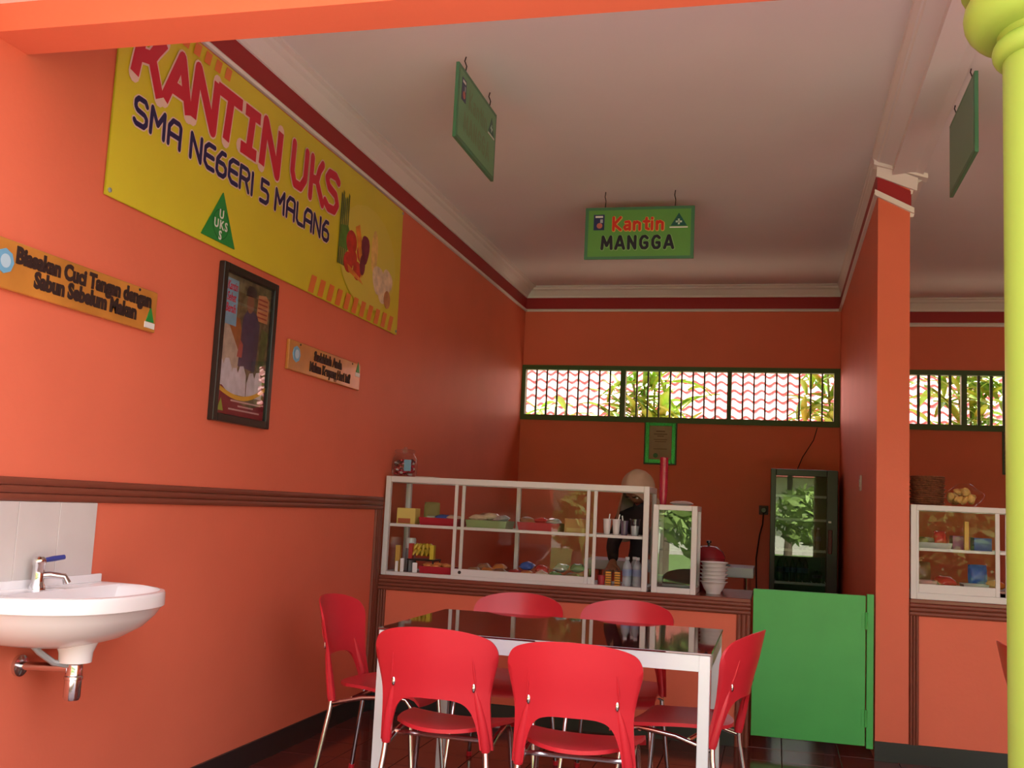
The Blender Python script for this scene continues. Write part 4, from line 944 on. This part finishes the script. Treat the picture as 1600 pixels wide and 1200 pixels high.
# ================================================================== HANGING SIGNS
def hang_sign(label, loc, rz, Wd, H, wire, front=True):
    r = thing('hanging_sign', label, 'sign', loc, (PI/2, 0, rz))
    MB().bbox(-Wd/2, Wd/2, 0, H, -.008, .008, .002).build('panel', SIGNB, r)
    MB().box(-Wd/2+.022, Wd/2-.022, .018, H-.02, .008, .0092).build('green_face', SIGNG if front else mat('sign_dull_green', (.14, .36, .18), .4), r)
    MB().box(-Wd/2+.022, Wd/2-.022, .018, H-.02, -.0092, -.008).build('green_face', mat('sign_back_green', (.16, .32, .22), .45), r)
    for x in (-Wd*.32, Wd*.32):
        MB().tube([(x, H-.01, 0), (x+.004, H+wire*.4, .004), (x-.004, H+wire*.7, -.004), (x, H+wire, 0)], .003, 6).build('wire', BLACK, r)
    lb = MB().box(-Wd*.42, -Wd*.32, H*.56, H*.86, .0092, .0102).build('badge', mat('badge_navy', (.02, .03, .12), .4), r)
    MB().box(-Wd*.405, -Wd*.335, H*.80, H*.835, .0102, .0106).build('badge_title', WHITE, lb)
    MB().box(-Wd*.36, -Wd*.335, H*.70, H*.77, .0102, .0106).build('badge_patch', mat('badge_grey', (.4, .42, .5), .5), lb)
    MB().lathe([(0, .0006), (.018, .0006), (.019, 0)], (-Wd*.365, H*.645, .0102), 14).build('badge_seal', mat('badge_pink', (.5, .15, .12), .5), lb)
    tx, ty = Wd*.36, H*.62
    tr = MB().prism([(tx-.052, ty), (tx+.052, ty), (tx, ty+.085)], .0092, .0102, 2).build('triangle_emblem', mat('emblem_teal', (.01, .10, .09), .4), r)
    MB().box(tx-.006, tx+.006, ty+.008, ty+.046, .0102, .0107).box(tx-.02, tx+.02, ty+.021, ty+.033, .0102, .0107).build('emblem_cross', mat('emblem_pale', (.5, .7, .6), .5), tr)
    MB().box(tx-.058, tx+.058, ty-.014, ty-.006, .0092, .0100).build('emblem_caption', WHITE, tr)
    KA = {'K': ([[(0, 0), (0, 1)], [(.5, 1), (.05, .45), (.52, 0)]], .78), 'a': ([[(.1, .62), (.35, .65), (.42, .5), (.42, 0)], [(.42, .36), (.12, .34), (.02, .18), (.12, .02), (.4, .1)]], .74),
          'n': ([[(0, 0), (0, .62)], [(0, .45), (.2, .63), (.4, .5), (.4, 0)]], .74), 't': ([[(.15, .9), (.15, .1), (.32, .02)], [(-.04, .64), (.34, .64)]], .56), 'i': ([[(0, 0), (0, .62)], [(0, .86), (0, .9)]], .36)}
    MG = {'M': ([[(0, 0), (.06, 1), (.36, .25), (.66, 1), (.72, 0)]], 1.06), 'A': ([[(0, 0), (.28, 1), (.34, 1), (.62, 0)], [(.12, .28), (.5, .28)]], .98),
          'N': ([[(0, 0), (0, 1), (.5, 0), (.5, 1)]], .9), 'G': ([[(.52, .84), (.36, 1), (.16, .96), (.02, .7), (.02, .3), (.16, .03), (.4, .02), (.52, .15), (.52, .45), (.32, .45)]], .92)}
    def write(sq, tab, x0, x1, y0, hh, wd_, m1, m2, nm):
        tot = sum(tab[c_][1] for c_ in sq)-.25; k_ = (x1-x0)/tot; x = 0
        for c_ in sq:
            a_ = MB(); b_ = MB(); strokes(a_, tab[c_][0], wd_, .0106, x0+x*k_, y0, k_, hh, True, 8); strokes(b_, tab[c_][0], wd_*1.45, .0099, x0+x*k_+.002, y0-.002, k_, hh, True, 8)
            lo = a_.build(nm, m1, r)
            if m2: b_.build('letter_edge', m2, lo)
            x += tab[c_][1]
    fd = mat('letter_faded', (.15, .27, .13), .4)
    c1 = (mat('letter_red', (.62, .03, .015), .4), mat('letter_yellow', (.65, .42, .10), .4)) if front else (fd, None)
    c2 = (mat('letter_black', (.012, .012, .03), .4), mat('letter_pale', (.22, .45, .16), .4)) if front else (fd, None)
    write('Kantin', KA, -Wd*.235, Wd*.225, H*.56, .083, .0175, c1[0], c1[1], 'heading_letter')
    write('MANGGA', MG, -Wd*.335, Wd*.325, H*.20, .080, .0195, c2[0], c2[1], 'name_letter')
    return r
hang_sign('green hanging sign with red and black lettering facing the yard', (1.457, 6.55, 2.875), 0, .71, .347, .107)
hang_sign('green hanging sign seen edge-on hanging near the banner wall', (.905, 4.64, 2.90), PI/2, .66, .355, .074, False)
hang_sign('green hanging sign with dull back hanging beside the lime column', (3.125, 4.78, 2.792), PI/2, .64, .35, .057, False)

# ================================================================== PERSON BEHIND THE COUNTER
def person():
    r = thing('person', 'person in cream headscarf and dark tunic bowed over the counter behind the cabinet', 'person', (1.52, 7.12, 0))
    CL = mat('tunic_dark', (.022, .020, .026), .8, var=.2, scale=20); SK = mat('skin', (.32, .15, .09), .55); HJ = mat('headscarf_cream', (.56, .40, .29), .8, var=.06, scale=14, bump=.3, bscale=25)
    def skin(name, verts, edges, rad, m, root=0, lv=2):
        me = bpy.data.meshes.new(name); me.from_pydata(verts, edges, []); o = bpy.data.objects.new(name, me); COL.objects.link(o)
        sk = o.modifiers.new('s', 'SKIN'); sk.use_smooth_shade = True
        for i, v in enumerate(me.skin_vertices[0].data): v.radius = rad[i] if isinstance(rad[i], tuple) else (rad[i], rad[i]); v.use_root = i == root
        ss = o.modifiers.new('ss', 'SUBSURF'); ss.levels = lv; ss.render_levels = lv
        dg = bpy.context.evaluated_depsgraph_get(); dg.update()
        m2 = bpy.data.meshes.new_from_object(o.evaluated_get(dg)); bpy.data.objects.remove(o)
        m2.materials.clear(); m2.materials.append(m); ob = bpy.data.objects.new(name, m2); COL.objects.link(ob); ob.parent = r
        for p_ in m2.polygons: p_.use_smooth = True
        return ob
    # body: pelvis, spine bending forward (towards -y), neck, arms and legs as one surface
    V = [(0, .10, .88), (0, .09, 1.02), (-.01, .03, 1.14), (-.03, -.04, 1.225), (-.05, -.09, 1.29), (-.055, -.11, 1.33),
         (-.18, -.04, 1.20), (-.235, -.10, 1.02), (-.20, -.27, .93), (.13, -.03, 1.20), (.19, -.08, 1.02), (.10, -.25, .93),
         (-.085, .10, .82), (-.095, .06, .48), (-.10, .08, .09), (.085, .10, .82), (.095, .06, .48), (.10, .08, .09), (-.10, -.02, .035), (.10, -.02, .035)]
    E_ = [(0, 1), (1, 2), (2, 3), (3, 4), (4, 5), (3, 6), (6, 7), (7, 8), (3, 9), (9, 10), (10, 11), (0, 12), (12, 13), (13, 14), (0, 15), (15, 16), (16, 17), (14, 18), (17, 19)]
    rad = [(.16, .12), (.145, .11), (.15, .11), (.14, .10), .06, .055, .065, .048, .036, .065, .048, .036, .10, .07, .05, .10, .07, .05, .035, .035]
    skin('body', V, E_, rad, CL)
    # hands resting on the counter edge
    for sg, c0 in ((-1, Vector((-.20, -.27, .93))), (1, Vector((.10, -.25, .93)))):
        hv = [c0[:], (c0+Vector((-.0*sg, -.05, -.035)))[:], (c0+Vector((0, -.085, -.055)))[:]]; he = [(0, 1), (1, 2)]; hr = [.026, (.036, .02), (.038, .016)]
        for q in range(4):
            dx = (-.03+.02*q); L = (.055, .068, .064, .05)[q]; b0 = len(hv)
            hv += [(c0+Vector((dx, -.10, -.062)))[:], (c0+Vector((dx*1.15, -.10-L*.55, -.075)))[:], (c0+Vector((dx*1.2, -.10-L, -.098)))[:]]
            he += [(2, b0), (b0, b0+1), (b0+1, b0+2)]; hr += [.0095, .0088, .007]
        b0 = len(hv); hv += [(c0+Vector((-sg*.042, -.055, -.045)))[:], (c0+Vector((-sg*.056, -.085, -.065)))[:], (c0+Vector((-sg*.055, -.11, -.08)))[:]]
        he += [(1, b0), (b0, b0+1), (b0+1, b0+2)]; hr += [.012, .010, .008]
        skin('hand', hv, he, hr, SK, 0, 1)
    # head, bowed down and towards the wall side
    HC = Vector((-.07, -.15, 1.405)); Q = Euler((math.radians(60), 0, math.radians(-34)), 'XYZ').to_matrix()
    def hp(p): return HC + Q @ Vector(p)
    hd = MB()
    nu, nv = 22, 16
    def face(u, v):
        a, b2 = 2*PI*u, -PI/2+PI*v
        x, y, z = math.cos(b2)*math.cos(a), math.cos(b2)*math.sin(a), math.sin(b2)
        X, Y, Z_ = .074*x, .092*y, .112*z
        if z < 0: X *= 1-.28*z*z; Y *= 1-.12*z*z
        if y < 0:      # face looks towards local -y
            Y -= .016*math.exp(-((x/.16)**2+((z+.08)/.20)**2))
            Y += .012*(math.exp(-(((x-.38)/.2)**2+((z-.06)/.14)**2))+math.exp(-(((x+.38)/.2)**2+((z-.06)/.14)**2)))
            Y -= .006*math.exp(-((x/.30)**2+((z+.48)/.12)**2))
        return hp((X, Y, Z_))[:]
    hd.grid(face, nu, nv); ho = hd.build('head', SK, r, True, angle=80)
    for sx_ in (-.03, .03):
        MB().ball((0, 0, 0), .011, .008, .008, 10, 6).build('eye', mat('eye_white', (.6, .58, .55), .3), ho, True, hp((sx_, -.074, .006))[:])
        MB().tube([hp((sx_-.018, -.082, .028)), hp((sx_, -.088, .034)), hp((sx_+.018, -.082, .028))], .003, 6).build('eyebrow', BLACK, ho, True)
    MB().tube([hp((-.022, -.083, -.052)), hp((0, -.094, -.05)), hp((.022, -.083, -.052))], [.003, .006, .003], 8).build('lips', mat('lips', (.28, .07, .06), .5), ho, True)
    # headscarf: shell around the head with a face opening, falling onto the shoulders
    sc = MB(); n1, n2 = 36, 20
    def scarf(u, v):
        # u around (starting at one side of the face opening), v from opening edge to back, then to hem
        a = 2*PI*u
        b2 = .78+(PI-.78)*v
        x, z, y = math.sin(b2)*math.sin(a), math.sin(b2)*math.cos(a), -math.cos(b2)
        k = 1+.03*math.sin(7*a+2*v)
        P_ = hp((.098*x*k, .122*y+.01, .133*z*k-.004))
        return P_
    vs = []
    for i in range(n1+1):
        for j in range(n2+1):
            p_ = scarf(i/n1, j/n2); vs.append(p_[:])
    fs = [(i*(n2+1)+j, (i+1)*(n2+1)+j, (i+1)*(n2+1)+j+1, i*(n2+1)+j+1) for i in range(n1) for j in range(n2)]
    sc.add(vs, fs)
    # drape
    def drape(u, v):
        a = math.radians(-52+262*u)
        rx, ry = .088+.135*v**.8, .092+.085*v**.8
        k = 1+.07*math.sin(9*a+2)*v
        c0 = Vector((-.075, -.135, 1.40)); c1 = Vector((-.02, -.03, 1.09+.05*math.sin(a+2)))
        c_ = c0*(1-v)+c1*v
        return (c_.x+rx*k*math.cos(a), c_.y+ry*k*math.sin(a), c_.z)
    sc.grid(drape, 36, 12)
    sc.build('headscarf', HJ, r, True, angle=80)
person()

# ================================================================== OUTSIDE, BEHIND THE BACK WINDOW
RT_ = mat('sunlit_roof_tile', (.50, .16, .14), .7, var=.2, scale=9)
def back_roof():
    r = thing('tiled_roof', 'sunlit red tiled roof seen through the back window bars', 'roof', (-2.0, 13.6, 2.35))
    tw, tl, sl = .186, .27, math.radians(32)
    MB().prism([(-.05, -.12), (0, -.03), (4.2, 4.2*math.tan(sl)-.03), (4.2, -.12)], -1.0, 11.0, 0).build('roof_deck', mat('roof_deck', (.2, .08, .06), .8), r)
    def tilef(u, v):
        x = u*tw; y = v*(tl+.05)
        return (x, y, .026*math.sin(u*2*PI)+.036*(1-v))
    t0 = MB().grid(tilef, 8, 1).grid(lambda u, v: (u*tw, 0, .026*math.sin(u*2*PI)+.036-.033*v), 8, 1).mesh('roof_tile', True, 50)
    rest_ = MB()
    for j in range(16):
        for i in range(-5, 58):
            x, y = i*tw, j*tl*math.cos(sl); z = j*tl*math.sin(sl)
            if 1 <= i < 40 and 1 <= j < 8: place(t0, 'roof_tile', RT_, r, (x, y, z+.02), (sl+R.uniform(-.015, .015), 0, 0))
            else:
                m_ = Euler((sl, 0, 0)).to_matrix(); vs = [tuple(m_ @ v.co + Vector((x, y, z+.02))) for v in t0.vertices]
                rest_.add(vs, [list(p_.vertices) for p_ in t0.polygons])
    o = rest_.build('roof_tile_field', RT_, r); o['kind'] = 'stuff'
    w_ = MB().box(-1, 11, .5, .7, -2.4, -.02).build('gable_wall', mat('outside_wall', (.7, .66, .6), .8), r)
back_roof()
LEAF = mat('leaf_green', (.22, .40, .05), .45, var=.25, scale=7)
def leaf_mesh(L, wd):
    mb = MB(); n = 7
    for s in (1, -1):
        mb.grid(lambda u, v: (s*v*wd*math.sin(PI*min(1, u*.94+.06))**.8, u*L, .10*L*math.sin(u*2.4)-.25*L*u*u+.35*wd*v), n, 2)
    return mb.mesh('leaf', True, 60)
lm = leaf_mesh(.40, .036)
def plant(label, x, y, z, n, spread, hh):
    r = thing('leafy_plant', label, 'plant', (x, y, z), (0, 0, 0), 'plants outside the back window')
    for k in range(4):
        MB().tube([(.06*k-.1, .03*k, -z), (.07*k-.1, .02*k, -.2), (.11*k-.17, .02*k, hh)], .012, 6).build('stem', mat('stem', (.12, .14, .05), .7), r)
    for k in range(n):
        zz = R.uniform(-.1, hh); a = R.uniform(0, 2*PI)
        s = R.choice(range(4)); xx = .11*s-.17
        o = place(lm, 'leaf', LEAF, r, (xx+R.uniform(-spread, spread)*.5, R.uniform(-.12, .12), zz), (R.uniform(-.2, 1.0), R.uniform(-.4, .4), a)); sc_ = R.uniform(.7, 1.25); o.scale = (sc_, sc_, sc_)
plant('narrow-leaved green plant outside the middle pane of the back window', 1.06, 10.7, 2.0, 130, .5, .62)
plant('narrow-leaved green plant outside the window pane next to the partition wall', 3.0, 10.8, 2.0, 130, .6, .75)
plant('dense green plant outside the window of the next bay', 4.2, 10.7, 1.95, 150, .5, .8)
plant('sparse green plant outside the pane by the left wall', -.05, 11.0, 1.75, 26, .5, .6)

# ================================================================== THE YARD IN FRONT (behind the photographer, seen in reflections)
struct(MB().box(-40, 40, -60, .9, -.14, -.02).build('ground_yard', mat('yard_paving', (.42, .33, .30), .85, var=.12, scale=1.2)))
struct(MB().box(-40, 40, 9.7, 60, -.3, -.05).build('ground_back', mat('yard_earth', (.30, .24, .17), .9, var=.2, scale=1)))
gr = MB().box(-14, 16, -20, -2.4, -.02, .03).build('lawn', mat('lawn_green', (.12, .20, .045), .9, var=.3, scale=3)); tag(gr, 'green lawn across the yard reflected in the fridge door', 'lawn', None, 'stuff')
def tree(label, x, y, h, rad, n, seed):
    q = random.Random(seed); r = thing('yard_tree', label, 'tree', (x, y, .032), (0, 0, 0), 'trees in the yard')
    MB().tube([(0, 0, 0), (0, 0, .25), (.05, .02, h*.3), (.0, .05, h*.62)], [.11, .105, .08, .05], 8).build('trunk', mat('bark', (.16, .11, .07), .9), r, True)
    f = MB()
    for k in range(n):
        a, b2, c_ = q.uniform(0, 2*PI), math.acos(q.uniform(-1, 1)), q.uniform(.55, 1)
        p_ = Vector((rad*c_*math.sin(b2)*math.cos(a), rad*c_*math.sin(b2)*math.sin(a), h*.68+rad*.75*c_*math.cos(b2)))
        e = Euler((q.uniform(0, 6), q.uniform(0, 6), q.uniform(0, 6))).to_matrix(); L = q.uniform(.10, .20)
        f.add([tuple(p_+e @ Vector(v)) for v in ((-L*.35, 0, 0), (0, -L, 0), (L*.35, 0, 0), (0, L, .02))], [(0, 1, 2, 3)])
    o = f.build('foliage', mat('tree_leaf', (.19, .29, .06), .5, var=.4, scale=2), r); o['kind'] = 'stuff'
for i in range(17):
    tree('leafy yard tree in the rows facing the canteen, seen only in reflections', -8.5+1.24*i, -6.3-2.9*(i % 2), 3.9+1.1*(i % 2)+.2*(i % 3), 1.12, 1200, i)
for i in range(8):
    tree('low bushy shrub before the yard trees, seen only in reflections', -5.6+1.75*i, -4.2-.5*(i % 2), 1.5+.2*(i % 3), .85, 700, 20+i)
hb = thing('schoolhouse', 'low building with red roof across the yard, seen only in reflections', 'building', (1, -20.1, 0))
MB().box(-9, 9, -4, 0, 0, 2.9).build('walls', mat('school_wall', (.62, .58, .50), .8), hb)
MB().prism([(1.0, 2.7), (-2, 4.6), (-5, 2.7)], -9.6, 9.6, 0).build('roof', ROOFM, hb)
